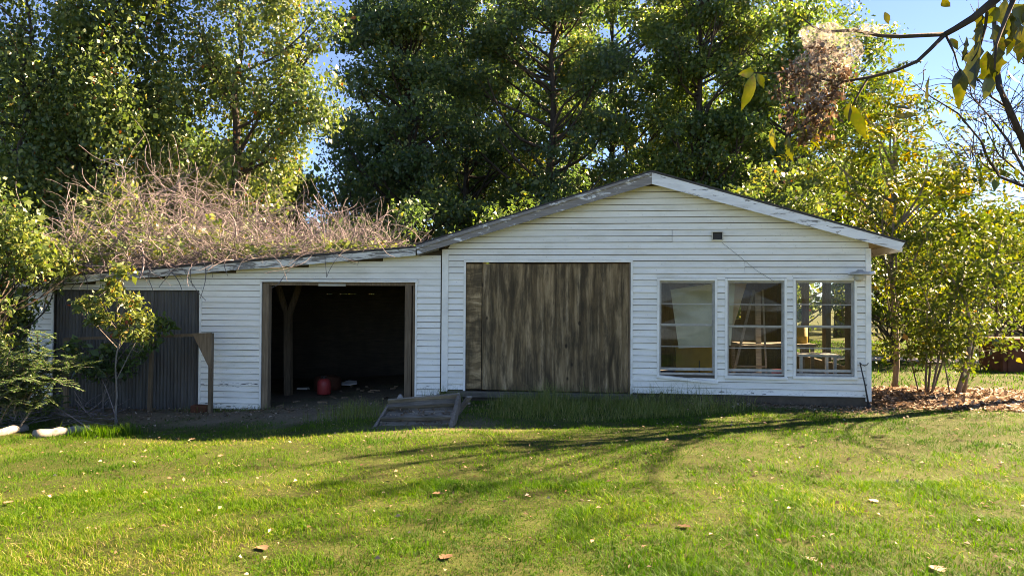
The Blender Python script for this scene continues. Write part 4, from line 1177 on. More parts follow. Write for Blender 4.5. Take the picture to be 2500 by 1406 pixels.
# ------------------------------------------------------------------ dry vines heaped on the lean-to roof
def walk_curve(p, n, step, d, turn, pull=None, zmin=None):
    pts = [np.array(p, float)]; d = unit(np.array(d, float))
    w = rng.normal(size=3) * turn
    for _ in range(n):
        w = w * 0.8 + rng.normal(size=3) * turn * 0.6
        d = d + w
        if pull is not None:
            d = d + pull
        d = unit(d)
        q = pts[-1] + d * step
        if zmin is not None:
            zz = zmin(q[0], q[1])
            if q[2] < zz:
                q[2] = zz + 0.01; d[2] = abs(d[2]) * 0.3
        pts.append(q)
    return pts
def heap_top(x, y):
    """height of the tangle above the roof"""
    t = np.clip((-x - 1.6) / 5.5, 0, 1)
    return 0.14 + 1.45 * t ** 1.15 * (0.35 + 0.65 * min(1, max(0, y) / 1.5)) + 0.85 * max(0.0, min(1, (-x - 3.2) / 2.5)) * max(0.0, min(1, (y - 1.2) / 1.8))
def roofz(x, y):
    return lean_top(max(-7.7, min(x, -0.45))) + 0.03 if (x > -7.75 and y > -0.24) else -5
b = MB()
for k in range(3600):
    x = rng.uniform(-7.7, -1.3); y = rng.uniform(-0.15, 3.9)
    h = heap_top(x, y)
    z = roofz(x, y) + h * rng.random() ** 1.15
    d = rng.normal(size=3) * np.array([1, 0.6, 0.7])
    pts = walk_curve((x, y, z), int(rng.integers(5, 15)), 0.11, d, 0.24, np.array([0, 0, -0.06]), roofz)
    pts = [p for p in pts if p[0] < -0.6]
    if len(pts) > 3:
        r_ = float(np.clip(rng.lognormal(-5.45, 0.45), 0.0022, 0.016))
        b.tube(pts, r_, 3, cap=False)
for k in range(20):                           # upright dead stems that climb into the trees
    x = rng.uniform(-8.2, -2.8); y = rng.uniform(1.5, 4.6); z = max(roofz(x, y), 1.4) + rng.random() * 0.8
    pts = walk_curve((x, y, z), int(rng.integers(9, 20)), 0.14, (rng.normal() * 0.9, rng.normal() * 0.3, 0.8), 0.2, np.array([0, 0, 0.0]))
    b.tube(pts, rng.uniform(0.004, 0.009), 3, cap=False)
kind(b.build('dry_vines', M['dry_vine'], smooth=True), 'stuff', 'tangle of dry pinkish grey vine stems heaped on the lean-to roof', 'vines')
b = MB()
for px0, ln in ((505, 0.55), (440, 0.5), (455, 0.35), (360, 0.4), (395, 0.55), (240, 0.35), (205, 0.3), (170, 0.5), (560, 0.2), (330, 0.25), (415, 0.42), (150, 0.6), (110, 0.8)):
    x = at_y(px0, 660, -0.26)[0]
    pts = walk_curve((x, -0.12, lean_top(x) + 0.05), 2, 0.09, (rng.normal() * 0.3, -1, 0.05), 0.05) 
    pts += walk_curve(pts[-1], int(ln / 0.06) + 2, 0.06, (rng.normal() * 0.5, -0.2, -0.6), 0.12, np.array([0, 0, -0.2]))[1:]
    b.tube(pts, [0.010 * (1 - 0.6 * q / len(pts)) for q in range(len(pts))], 4)
kind(b.build('hanging_vines', M['dry_vine'], smooth=True), 'stuff', 'dead vine ends hanging over the lean-to fascia', 'vines')
# a few living sprigs on the heap
nsp = 330
sx = -7.6 + 6.4 * rng.random(nsp) ** 1.7; sy = rng.uniform(-0.1, 2.2, nsp)
sz = np.array([roofz(a_, c_) + heap_top(a_, c_) * rng.uniform(0.3, 1.0) for a_, c_ in zip(sx, sy)])
C_ = np.stack([sx, sy, sz], 1); P, u = clump_points(C_, np.full((nsp, 3), 0.14), 6500)
V, F = random_leaves(P, 0.085, 0.4, 0.5)
kind(mesh_from_np('vine_sprigs', V, F, M['leaf_vine'], rnd=rng.beta(2.2, 1.8, len(P))), 'stuff', 'small yellow green vine leaves scattered over the dry heap', 'vines')

# ------------------------------------------------------------------ shrubs in front of the lean-to at the left
def spray_shrub(name, label, base, sprays, lm, leaf=0.045, group=None):
    """arching twigs with paired leaves"""
    o = empty(name, tuple(base), label, 'shrub', group)
    b = MB(); Ps, As, Ns = [], [], []
    for (st, d, n, step, pull) in sprays:
        pts = walk_curve(st, n, step, d, 0.06, np.array(pull))
        b.tube(pts, [0.011 * (1 - 0.8 * q / len(pts)) + 0.002 for q in range(len(pts))], 4, cap=False)
        side_pts = []
        for i in range(2, len(pts)):
            for s in (-1, 1):
                if rng.random() < 0.75:
                    dd = pts[i] - pts[i - 1]; sd = np.cross(dd, [0, 0, 1]); sd = unit(sd) * s + unit(dd) * 0.7 + rng.normal(size=3) * 0.3
                    tw = walk_curve(pts[i], int(rng.integers(3, 7)), step * 0.55, sd, 0.08, np.array([0, 0, -0.03]))
                    b.tube(tw, 0.003, 3, cap=False); side_pts.append(tw)
        for tw in side_pts + [pts[len(pts) // 3:]]:
            for i in range(1, len(tw)):
                for f in (0.0, 0.33, 0.66):
                    p = tw[i - 1] + (tw[i] - tw[i - 1]) * f; dd = unit(tw[i] - tw[i - 1]); sd = unit(np.cross(dd, [0, 0.1, 1]))
                    for s in (-1, 1):
                        Ps.append(p); As.append(sd * s + dd * 0.6 + rng.normal(size=3) * 0.25); Ns.append(np.array([0, 0, 1.0]) + rng.normal(size=3) * 0.4)
    b.build('stem', M['bark_pale'], o, smooth=True)
    P = np.array(Ps); n = len(P)
    V, F = leaf_quads(P, np.array(As), np.array(Ns), leaf * rng.uniform(0.7, 1.25, n), leaf * 0.5)
    mesh_from_np('crown', V, F, M[lm], o, rnd=rng.beta(2, 2, n))
    return o
base = np.array([-5.95, -2.3, float(ground_z(-5.95, -2.3))])
spr = []
for k in range(56):
    a = rng.uniform(-1.2, 0.9); st = base + np.array([rng.uniform(-1.0, 0.35), rng.uniform(-0.35, 0.4), 0.05 + rng.random() * 0.7])
    spr.append((st, (math.cos(a) * rng.choice([1, 1, -0.6]), math.sin(a) * 0.5, rng.uniform(0.7, 2.0)), int(rng.integers(7, 13)), 0.095, (0.03, 0.0, -0.085)))
spray_shrub('privet_shrub', 'arching small leaved shrub spreading in front of the lean-to at the left', base, spr, 'leaf_shrub', 0.045)
base = np.array([-7.05, -1.3, float(ground_z(-7.05, -1.3))])
C_, R_ = auto_clumps(-7.15, -1.3, 0.2, 3.3, 0.75, 60, 0.24, flat=1.2, low=0.9)
Ch = np.array([at_y(px, py, yy) for (px, py, yy) in ((120, 640, -.5), (150, 665, -.45), (100, 690, -.6), (135, 700, -.5), (90, 740, -.7), (60, 700, -.6), (165, 640, -.4), (190, 655, -.4), (75, 770, -.8), (40, 640, -.6), (95, 600, -.5), (140, 610, -.4))])
C_ = np.concatenate([C_, Ch]); R_ = np.concatenate([R_, np.full((len(Ch), 3), 0.17)])
build_tree('edge_bush', 'tall leafy bush at the far left edge under the vine trees', base, (-7.05, -1.3, 2.9), 0.05, C_, R_, 8500, 0.08, 'leaf_vine', cat='bush', twigs=2, droop=0.5, up=0.5)
# oak-like sapling before the corrugated metal
base = np.array(at_y(283, 1003, -1.5)); base[2] = float(ground_z(base[0], base[1]))
cl = [at_y(px, py, yy - 0.85) for (px, py, yy) in ((300, 660, -.7), (285, 720, -.75), (240, 735, -.6), (325, 735, -.8), (200, 745, -.6), (260, 775, -.8), (315, 780, -.7), (275, 700, -.6), (295, 810, -.75), (340, 815, -.8), (235, 770, -.9), (350, 775, -.7))]
C_ = np.array(cl); R_ = np.tile(np.array([[0.16, 0.16, 0.12]]), (len(C_), 1))
build_tree('oak_sapling', 'thin sapling with yellow and reddening leaves before the corrugated metal', base, at_y(290, 690, -1.5), 0.018, C_, R_, 1500, 0.08, 'leaf_sapling', 'bark_pale', cat='sapling', twigs=2, ratio=0.6, wiggle=0.03)
C_ = np.array([at_y(px, py, -0.6) for (px, py) in ((360, 830), (330, 870), (260, 860), (240, 900), (300, 900), (200, 890), (180, 850), (390, 790))]); R_ = np.tile(np.array([[0.2, 0.2, 0.16]]), (len(C_), 1))
base = np.array([-5.75, -0.55, float(ground_z(-5.75, -0.55))])
build_tree('shaded_sapling', 'dark green sapling shaded behind the arching shrub', base, (-5.7, -0.55, 1.0), 0.015, C_, R_, 900, 0.10, 'leaf_mid', 'bark_pale', cat='sapling', twigs=2, wiggle=0.03)
# low bright sprig and long arching canes
p = np.array(at_z(95, 1020, -0.40)); p[2] = float(ground_z(p[0], p[1]))
sp = [(p, (math.cos(a), math.sin(a) * 0.5 - 0.2, 1.4), 5, 0.07, (0.02, 0, -0.12)) for a in (0.3, 1.2, 2.1, 2.9, 0.8)]
spray_shrub('bright_sprig', 'low bright green sprig by the logs at the left', p, sp, 'leaf_vine', 0.075)
b = MB()
c0 = at_z(60, 1000, -0.3); c1 = at_z(225, 1052, -0.36)
b.tube([at_y(-40, 990, -1.9), at_y(60, 970, -1.9), at_y(130, 990, -2.0), at_y(180, 1020, -2.1), c1], [0.008, 0.010, 0.010, 0.009, 0.006], 5)
tag(b.build('arching_cane', M['dry_vine'], smooth=True), 'long pale cane arching down to the log at the left', 'cane')
b = MB(); b.tube([at_z(287, 1030, -0.40), at_y(272, 985, -1.6), at_y(258, 945, -1.6), at_y(248, 925, -1.6)], [0.007, 0.006, 0.005, 0.003], 5); b.tube([at_y(262, 955, -1.6), at_y(255, 962, -1.6), at_y(253, 980, -1.6)], 0.004, 4)
tag(b.build('bare_cane', M['dry_vine'], smooth=True), 'bare upright cane rising from the grass tuft', 'cane')
b = MB()
for k in range(170):
    c = at_z(rng.uniform(-60, 240), rng.uniform(985, 1040), -0.4); g = float(ground_z(c[0], c[1]))
    pts = walk_curve((c[0], c[1], g + rng.random() * 0.22), int(rng.integers(4, 9)), 0.09, rng.normal(size=3) * np.array([1, 0.5, 0.25]), 0.14, None, lambda x, y: float(ground_z(x, y)))
    b.tube(pts, rng.uniform(0.003, 0.007), 3, cap=False)
kind(b.build('dry_brush', M['dry_vine'], smooth=True), 'stuff', 'low heap of dry brush beside the logs', 'brush')

# ------------------------------------------------------------------ bare tree at the right edge and its twigs against the sky
bt = np.array([10.35, 1.15, float(ground_z(10.35, 1.15))])
o = empty('bare_tree', tuple(bt), 'nearly bare tree at the right edge with dark twigs against the sky', 'tree')
b = MB()
trk = [bt + np.array([0, 0, -0.15]), bt + np.array([0.03, 0, 1.2]), bt + np.array([-0.02, 0.05, 2.4]), bt + np.array([0.06, 0, 3.6]), bt + np.array([0.1, -0.05, 4.8]), bt + np.array([0.3, 0.1, 6.4]), bt + np.array([0.35, 0.1, 8.0])]
b.tube(trk, [0.19, 0.165, 0.15, 0.13, 0.10, 0.065, 0.02], 9)
D_ = 12.9
limbs = [([(2598, 640), (2545, 470), (2500, 350), (2462, 262), (2440, 215), (2431, 150), (2428, 70), (2424, -60)], 0.075, 0.03),
         ([(2600, 560), (2560, 480), (2500, 455), (2440, 432), (2414, 392), (2395, 345), (2340, 278), (2270, 235), (2228, 200)], 0.034, 0.006),
         ([(2595, 520), (2500, 415), (2462, 345), (2420, 290), (2372, 235), (2366, 200)], 0.03, 0.007),
         ([(2466, 268), (2420, 237), (2398, 205), (2384, 190)], 0.02, 0.007),
         ([(2500, 430), (2440, 380), (2410, 320), (2402, 262)], 0.016, 0.005),
         ([(2595, 300), (2530, 200), (2480, 90), (2440, -40)], 0.05, 0.02),
         ([(2510, 365), (2470, 310), (2455, 270)], 0.016, 0.006), ([(2490, 446), (2420, 415), (2390, 395), (2310, 370)], 0.010, 0.004), ([(2600, 420), (2520, 250), (2500, 120), (2510, -50)], 0.05, 0.02)]
for (pl, ra, rb) in limbs:
    pts = [np.array(at_d(px, py, D_ + 0.35 * math.sin(i * 1.3 + ra * 90))) for i, (px, py) in enumerate(pl)]
    n = len(pts); b.tube(pts, [ra + (rb - ra) * i / (n - 1) for i in range(n)], 6, cap=False)
    for _ in range(13):
        i = int(rng.integers(1, n)); p = pts[i] + (pts[i - 1] - pts[i]) * rng.random()
        tw = walk_curve(p, int(rng.integers(6, 15)), 0.09, np.array([-0.6, 0.1, 0.9]) + rng.normal(size=3) * 0.7, 0.11, np.array([0, 0, 0.02]))
        b.tube(tw, [0.009 * (1 - 0.6 * q / len(tw)) for q in range(len(tw))], 3, cap=False)
        tw2 = walk_curve(tw[3], 6, 0.07, rng.normal(size=3) + np.array([0, 0, 0.5]), 0.12); b.tube(tw2, 0.0045, 3, cap=False)
cr = []
for k in range(26):  # extra limbs out of view, added to cast streaky shadows across the lawn
    i = int(rng.integers(2, 6)); st = trk[i] + (trk[i + 1] - trk[i]) * rng.random()
    e = st + np.array([rng.uniform(-0.2, 2.6), rng.uniform(-2.6, 2.2), rng.uniform(0.8, 2.4)])
    pts = bend(st, e, 6, 0.15, 0.2); r_ = rng.uniform(0.014, 0.034)
    b.tube(pts, [r_ * (1 - 0.8 * q / 6) + 0.004 for q in range(7)], 5, cap=False)
    for _ in range(5):
        q = int(rng.integers(2, 7)); e2 = pts[q] + rng.normal(size=3) * 0.45 + np.array([0.1, 0, 0.3]); b.tube(bend(pts[q], e2, 3, 0, 0.06), [0.012, 0.009, 0.006, 0.004], 3, cap=False); cr.append(e2)
b.build('trunk', M['bark'], o, smooth=True)
P, u = clump_points(np.array(cr), np.full((len(cr), 3), 0.22), 1300)
V, F = random_leaves(P, 0.09, 0.8, 0.3); mesh_from_np('shadow_leaves', V, F, M['leaf_yellow'], o, rnd=rng.random(len(P)) * 0.8)  # sparse leaves on the unseen limbs, added to soften their shadows
P = np.array([at_d(rng.uniform(2300, 2500), rng.uniform(330, 440), D_ + rng.normal() * 0.3) for _ in range(70)])
V, F = random_leaves(P, 0.11, 0.8, 0.3); mesh_from_np('crown', V, F, M['leaf_yellow'], o, rnd=rng.random(len(P)) * 0.7)

# ------------------------------------------------------------------ near branch with the webworm nest
nt_base = np.array(at_d(3350, 900, 3.3)); nt_base[2] = float(ground_z(nt_base[0], nt_base[1]))
near = empty('overhanging_tree', tuple(nt_base), 'tree at the upper right whose leafy branch hangs close to the camera', 'tree')
b = MB()
b.tube([nt_base + np.array([0, 0, -0.1]), nt_base + np.array([0.03, 0.02, 1.3]), nt_base + np.array([-0.05, 0.0, 2.6]), nt_base + np.array([0.02, 0.05, 4.2])], [0.12, 0.10, 0.085, 0.03], 9)
b.build('trunk', M['bark'], near, smooth=True)
ND = 3.4
def npts(pl, d0=ND, d1=ND):
    n = len(pl); return [np.array(at_d(px, py, d0 + (d1 - d0) * i / (n - 1))) for i, (px, py) in enumerate(pl)]
b = MB()
main = [nt_base + np.array([-0.04, 0, 2.45])] + npts([(2900, -420), (2650, -190), (2500, -60), (2430, 0), (2375, 45), (2330, 72), (2308, 84)], 3.3, ND)
b.tube(main, [0.05, 0.036, 0.028, 0.022, 0.019, 0.016, 0.013, 0.012], 8)
b.tube(npts([(2308, 84), (2200, 90), (2150, 88), (2085, 74), (2020, 78), (1985, 66), (1950, 38)]), [0.010, 0.0085, 0.0078, 0.007, 0.006, 0.004, 0.002], 7)
b.tube(npts([(2308, 84), (2270, 122), (2240, 150), (2190, 172), (2120, 190), (2050, 201), (2000, 192), (1970, 176), (1922, 175)]), [0.010, 0.0085, 0.008, 0.007, 0.0065, 0.006, 0.005, 0.004, 0.002], 7)
b.tube(npts([(2500, -60), (2470, 10), (2450, 60), (2432, 110), (2428, 170)], 3.35, 3.2), [0.014, 0.011, 0.009, 0.006, 0.004], 6)
b.tube(npts([(2412, 14), (2405, 70), (2392, 120), (2372, 150)]), [0.008, 0.006, 0.004, 0.003], 6)
b.tube(npts([(2308, 84), (2330, 130), (2338, 160), (2345, 175)]), [0.006, 0.004, 0.003, 0.003], 6)
b.tube(npts([(2050, 201), (2030, 240), (2000, 280), (1965, 305), (1925, 330)]), [0.006, 0.005, 0.004, 0.003, 0.002], 6)
b.tube(npts([(2120, 190), (2090, 240), (2080, 260)]), [0.005, 0.004, 0.003], 6)
b.tube(npts([(1922, 175), (1880, 180), (1840, 178)]), [0.003, 0.003, 0.002], 5); b.tube(npts([(1965, 305), (1900, 310), (1886, 312)]), [0.003, 0.002, 0.002], 5)
b.build('limb', M['bark'], near, smooth=True)

def big_leaf(base, tip, width, lobed, rnd, D0=ND, D1=ND, bendz=0.15, twist=0.0):
    bendz = rng.uniform(0.05, 0.4); twist = rng.normal() * 0.5
    """one broad leaf as its own mesh: curved blade, lobed or plain outline, raised midrib fold"""
    a, t = np.array(at_d(base[0], base[1], D0)), np.array(at_d(tip[0], tip[1], D1))
    ax = t - a; L = np.linalg.norm(ax); ax = ax / L
    view = unit(CAM - a); n = unit(view + rng.normal(size=3) * 0.35 + twist * np.cross(ax, view)); s = unit(np.cross(ax, n)); n = np.cross(s, ax)
    prof = [(0.0, 0.02), (0.08, 0.30), (0.20, 0.50), (0.34, 0.86), (0.42, 0.52), (0.55, 0.60), (0.66, 0.95), (0.74, 0.45), (0.88, 0.28), (1.0, 0.0)] if lobed else [(0.0, 0.02), (0.1, 0.42), (0.25, 0.85), (0.4, 1.0), (0.55, 0.93), (0.7, 0.72), (0.85, 0.38), (1.0, 0.0)]
    vs, fs = [], []
    W = 0.85 * width / 1900 * D0 / 2
    for (u, w) in prof:
        c = a + ax * L * u + n * (-bendz * L * u * u)
        vs += [c + s * W * w * rng.uniform(0.85, 1.15) + n * W * w * 0.35, c, c - s * W * w * rng.uniform(0.85, 1.15) + n * W * w * 0.35]
    for i in range(len(prof) - 1):
        fs += [(3 * i, 3 * i + 1, 3 * i + 4, 3 * i + 3), (3 * i + 1, 3 * i + 2, 3 * i + 5, 3 * i + 4)]
    return mesh_from_np('leaf', vs, fs, M['near_leaf'], near, rnd=[rnd] * len(fs), smooth=True)
for args in (((2345, 168), (2342, 262), 40, False, .35), ((2392, 100), (2362, 215), 92, True, .1), ((2410, 125), (2412, 215), 70, True, .2), ((2425, 60), (2460, 140), 60, True, .05), ((2432, 112), (2445, 180), 44, True, .15),
             ((2440, 20), (2400, 60), 40, False, .8), ((2470, 10), (2520, 70), 44, False, .6), ((2480, 40), (2475, 130), 50, True, .3), ((2385, 20), (2398, 100), 34, True, .25), ((2318, 95), (2345, 120), 22, False, .2),
             ((2345, 175), (2325, 215), 22, False, .0), ((2270, 185), (2252, 255), 22, True, .05), ((2415, 180), (2405, 245), 40, False, .6),
             ((1842, 178), (1805, 180), 28, False, .5), ((1840, 180), (1818, 268), 34, False, .55), ((1848, 178), (1868, 215), 22, False, .5), ((1886, 312), (1884, 368), 22, False, .85), ((1925, 332), (1922, 395), 36, True, .45),
             ((1962, 308), (1955, 350), 30, False, .3), ((1968, 305), (1985, 370), 20, False, .8), ((2080, 255), (2112, 345), 34, False, .5), ((2075, 250), (2070, 300), 30, False, .5), ((2185, 262), (2240, 265), 16, False, .0), ((2180, 285), (2240, 282), 16, False, .0),
             ((2160, 30), (2170, 60), 18, False, .0), ((2030, 290), (2005, 345), 24, False, .6), ((2300, 0), (2320, 18), 24, False, .0), ((2460, 170), (2480, 215), 20, False, .4), ((2455, 0), (2440, 70), 50, True, .1), ((2490, 60), (2500, 150), 54, True, .0), ((2465, 30), (2468, 100), 46, True, .3), ((2500, 10), (2490, 60), 50, False, .2), ((2398, 60), (2376, 110), 36, True, .0), ((2360, 90), (2355, 150), 20, True, .0)):
    big_leaf(*args)
# webworm nest: silky bag, crumpled brown leaves caught in it
nest = empty('webworm_nest', tuple(at_d(2000, 300, ND)), 'brown webbed caterpillar nest of dead leaves hanging in the near branch', 'nest')
m, ntt, out = new_mat('silk_web')
tb = ntt.nodes.new('ShaderNodeBsdfTransparent'); dfb = ntt.nodes.new('ShaderNodeBsdfDiffuse'); dfb.inputs[0].default_value = (0.52, 0.49, 0.44, 1)
tl = ntt.nodes.new('ShaderNodeBsdfTranslucent'); tl.inputs[0].default_value = (0.52, 0.48, 0.42, 1)
s0 = ntt.nodes.new('ShaderNodeMixShader'); s0.inputs[0].default_value = 0.5; ntt.links.new(dfb.outputs[0], s0.inputs[1]); ntt.links.new(tl.outputs[0], s0.inputs[2])
s1 = ntt.nodes.new('ShaderNodeMixShader'); wf = noise(ntt, coords(ntt, (1, 1, 1)), 38, 6, 0.75, 1.0)
ntt.links.new(ramp(ntt, wf, [(0.44, (0.0,) * 3), (0.66, (0.62,) * 3)]), s1.inputs[0]); ntt.links.new(tb.outputs[0], s1.inputs[1]); ntt.links.new(s0.outputs[0], s1.inputs[2])
ntt.links.new(s1.outputs[0], out.inputs[0])
def lumpy(cpx, cpy, wx, wz, seed, d):
    c = np.array(at_d(cpx, cpy, d)); right, upv, fw = CM[:, 0], np.array([0, 0, 1.0]), -CM[:, 2]
    vs, fs = [], []; nu, nv = 22, 14
    for i in range(nv + 1):
        th = math.pi * i / nv
        for j in range(nu):
            ph = 2 * math.pi * j / nu
            r = 1 + 0.28 * math.sin(3 * ph + seed + 2 * th) * math.sin(th) + 0.15 * math.sin(5 * th + seed * 2 + ph)
            x_, y_, z_ = r * math.sin(th) * math.cos(ph), r * math.sin(th) * math.sin(ph), r * math.cos(th)
            vs.append(c + right * x_ * wx + fw * y_ * wx * 0.7 + upv * z_ * wz)
    for i in range(nv):
        for j in range(nu):
            j2 = (j + 1) % nu; fs.append((i * nu + j, i * nu + j2, (i + 1) * nu + j2, (i + 1) * nu + j))
    return mesh_from_np('web', vs, fs, m, nest, smooth=True)
lumpy(2035, 135, 0.095, 0.12, 0.4, ND); lumpy(1985, 190, 0.08, 0.13, 2.0, ND); lumpy(2000, 90, 0.07, 0.05, 3.1, ND); lumpy(2120, 75, 0.07, 0.022, 1.2, ND)
Cn = np.array([at_d(px, py, ND) for (px, py) in ((1930, 300), (1905, 225), (2045, 225), (1965, 330), (2015, 320), (2030, 140), (1995, 190), (1950, 210), (1985, 250), (2010, 270), (1940, 180), (2050, 180), (2000, 130), (1925, 260), (2015, 235), (1990, 300))])
Rn = np.tile(np.array([[0.06, 0.06, 0.055]]), (len(Cn), 1)); Rn[:5] *= 0.55; Rn[13] *= 0.6
P, u = clump_points(Cn, Rn, 1900); V, F = random_leaves(P, 0.021, 0.7, 0.2, 0.6)
mesh_from_np('dead_leaves', V, F, M['dead_leaf'], nest, rnd=rng.beta(1.5, 1.5, len(P)))['kind'] = 'stuff'

# ------------------------------------------------------------------ lawn
def blades(x, y, h, w, lean=0.5, segs=2, mat='grass', name='grass', rnd=None, zoff=-0.01):
    n = len(x); z = ground_z(x, y) + zoff
    a = rng.random(n) * 2 * np.pi; lx = lean * np.abs(rng.normal(size=n)) * h
    d = np.stack([np.cos(a), np.sin(a), np.zeros(n)], 1)
    s = np.stack([-np.sin(a + rng.normal(0, 0.6, n)), np.cos(a), np.zeros(n)], 1) * (w / 2)[:, None]
    P = np.stack([x, y, z], 1); up = np.array([0, 0, 1.0])
    top = P + up * h[:, None] + d * lx[:, None]
    if segs == 1:
        V = np.stack([P - s, P + s, top], 1).reshape(-1, 3); F = np.arange(3 * n).reshape(-1, 3)
    else:
        m_ = P + up * (h * 0.62)[:, None] + d * (lx * 0.32)[:, None]
        V = np.stack([P - s, P + s, m_ + s * 0.75, top, m_ - s * 0.75], 1).reshape(-1, 3)
        b5 = np.arange(n)[:, None] * 5
        F = np.concatenate([b5 + np.array([[0, 1, 2]]), b5 + np.array([[0, 2, 4]]), b5 + np.array([[4, 2, 3]])], 0)
        rnd = np.tile(rnd, 3)
    return V, F, rnd
def sample_lawn(n, d0, d1, power=1.0):
    d = (d0 ** (power + 1) + rng.random(n) * (d1 ** (power + 1) - d0 ** (power + 1))) ** (1 / (power + 1))
    s = rng.uniform(-0.70, 0.70, n)
    x = CAM[0] - math.sin(YAW) * d + math.cos(YAW) * s * d; y = CAM[1] + math.cos(YAW) * d + math.sin(YAW) * s * d
    inside = (y > -0.05) & (x > -7.7) & (x < 6.9) & (y < 6.2)
    keep = ~inside & (rng.random(n) > bare_factor(x, y))
    return x[keep], y[keep], d[keep]
def tone(x, y):
    """0 lush .. 1 straw: broad dry patches with fine mixing"""
    p = 0.55 * vnoise(x, y, 1.6, 21) + 0.30 * vnoise(x, y, 0.45, 22) + 0.15 * vnoise(x, y, 0.18, 23)
    p = (p - 0.5) * 1.35 + 0.29 - 0.008 * (x - 2)
    return np.clip(p + rng.normal(0, 0.22, len(x)), 0, 1)
parts = []
for (n, d0, d1, seg, hh, ww) in ((210000, 3.6, 7.2, 2, 0.042, 0.0054), (220000, 7.0, 13.5, 1, 0.044, 0.0085), (90000, 13.3, 34, 1, 0.085, 0.024)):
    x, y, d = sample_lawn(n, d0, d1, 0.45 if d1 < 20 else 0.6)
    dens = 0.5 * vnoise(x, y, 0.30, 31) + 0.5 * vnoise(x, y, 0.11, 33); k = rng.random(len(x)) < 0.02 + 1.4 * dens
    x, y, d = x[k], y[k], d[k]
    cl_ = vnoise(x, y, 0.35, 32)
    h = hh * (0.45 + 0.9 * cl_) * rng.uniform(0.5, 1.35, len(x)); w = ww * rng.uniform(0.7, 1.3, len(x))
    parts.append(blades(x, y, h, w, 1.25, seg, rnd=tone(x, y)))
Vs = np.concatenate([parts[1][0], parts[2][0], parts[0][0]]); o1 = len(parts[1][0]); o2 = o1 + len(parts[2][0])
Fs = np.concatenate([parts[1][1], parts[2][1] + o1, parts[0][1] + o2]); rs = np.concatenate([parts[1][2], parts[2][2], parts[0][2]])
kind(mesh_from_np('grass', Vs, Fs, M['grass'], rnd=rs), 'stuff', 'short mown lawn grass with dry patches', 'grass')
# tall wispy weeds along the boarded doorway and tufts elsewhere
def weeds(n, cx, cy, sx, sy, h0, name, label, mat='weed', w=0.005, hi=None):
    x = cx + rng.normal(size=n) * sx; y = cy + rng.normal(size=n) * sy
    k = (y < -0.06); x, y = x[k], y[k]
    h = h0 * rng.uniform(0.35, 1.25, len(x)) * (0.5 + vnoise(x, y, 0.4, 41))
    V, F, r_ = blades(x, y, h, np.full(len(x), w), 0.55, 2, rnd=rng.beta(1.5, 3, len(x)))
    return kind(mesh_from_np(name, V, F, M[mat], rnd=r_), 'stuff', label, 'weeds')
x = rng.uniform(0.9, 4.9, 11000)
def doorway_weeds():
    n = 8000
    x = rng.uniform(0.75, 5.0, n); y = -0.08 - 2.1 * rng.random(n) ** 0.9 * np.clip(1.15 - 0.22 * np.abs(x - 1.9), 0.2, 1)
    k = rng.random(n) < np.clip((5.0 - x) / 1.6, 0, 1) * np.clip((x - 0.7) / 0.5, 0, 1); x, y = x[k], y[k]
    h = (0.07 + 0.22 * np.clip(1.2 + y / 2.2, 0, 1)) * rng.uniform(0.3, 1.35, len(x)) * (0.5 + vnoise(x, y, 0.45, 42))
    V, F, r_ = blades(x, y, h, np.full(len(x), 0.0052), 0.7, 2, rnd=rng.beta(2.0, 2.2, len(x)))
    return kind(mesh_from_np('doorway_weeds', V, F, M['weed'], rnd=r_), 'stuff', 'tall wispy weeds in front of the boarded doorway', 'weeds')
doorway_weeds()
weeds(700, -0.95, -1.6, 0.28, 0.35, 0.22, 'bay_weeds', 'thin weeds beside the tilted tray in the bay mouth')
weeds(260, 0.02, -0.25, 0.18, 0.08, 0.26, 'corner_weeds', 'dark weeds under the siding left of the boarded doorway')
weeds(500, -3.8, -0.2, 0.45, 0.08, 0.10, 'wall_weeds', 'sparse weeds along the lean-to siding')
c = at_z(265, 1052, -0.38); weeds(1300, c[0], c[1], 0.22, 0.12, 0.16, 'grass_tuft', 'bright grass tuft beside the left log', 'grass', 0.006)
weeds(420, 0.6, -3.3, 0.45, 0.08, 0.06, 'tray_grass', 'yellowing grass fringe along the front of the tray', 'grass', 0.006)

uu, vv = rng.random(260) * 0.9 + 0.05, rng.random(260) ** 0.8 * 0.85 + 0.05
TP = np.array([A * (1 - u_) * (1 - v_) + B_ * u_ * (1 - v_) + Cc * u_ * v_ + D * (1 - u_) * v_ - nrm * 0.04 for u_, v_ in zip(uu, vv)])
V, F = leaf_quads(TP, rand_unit(260) * np.array([1, 1, 0.3]), rand_unit(260) * 0.5 + np.array([0, -0.4, 1.0]), 0.05 * rng.uniform(0.5, 1.3, 260), 0.028)
kind(mesh_from_np('tray_litter', V, F, M['litter'], rnd=rng.beta(1.3, 2.6, 260)), 'stuff', 'leaf scraps caught on the planks of the tilted tray', 'leaves')

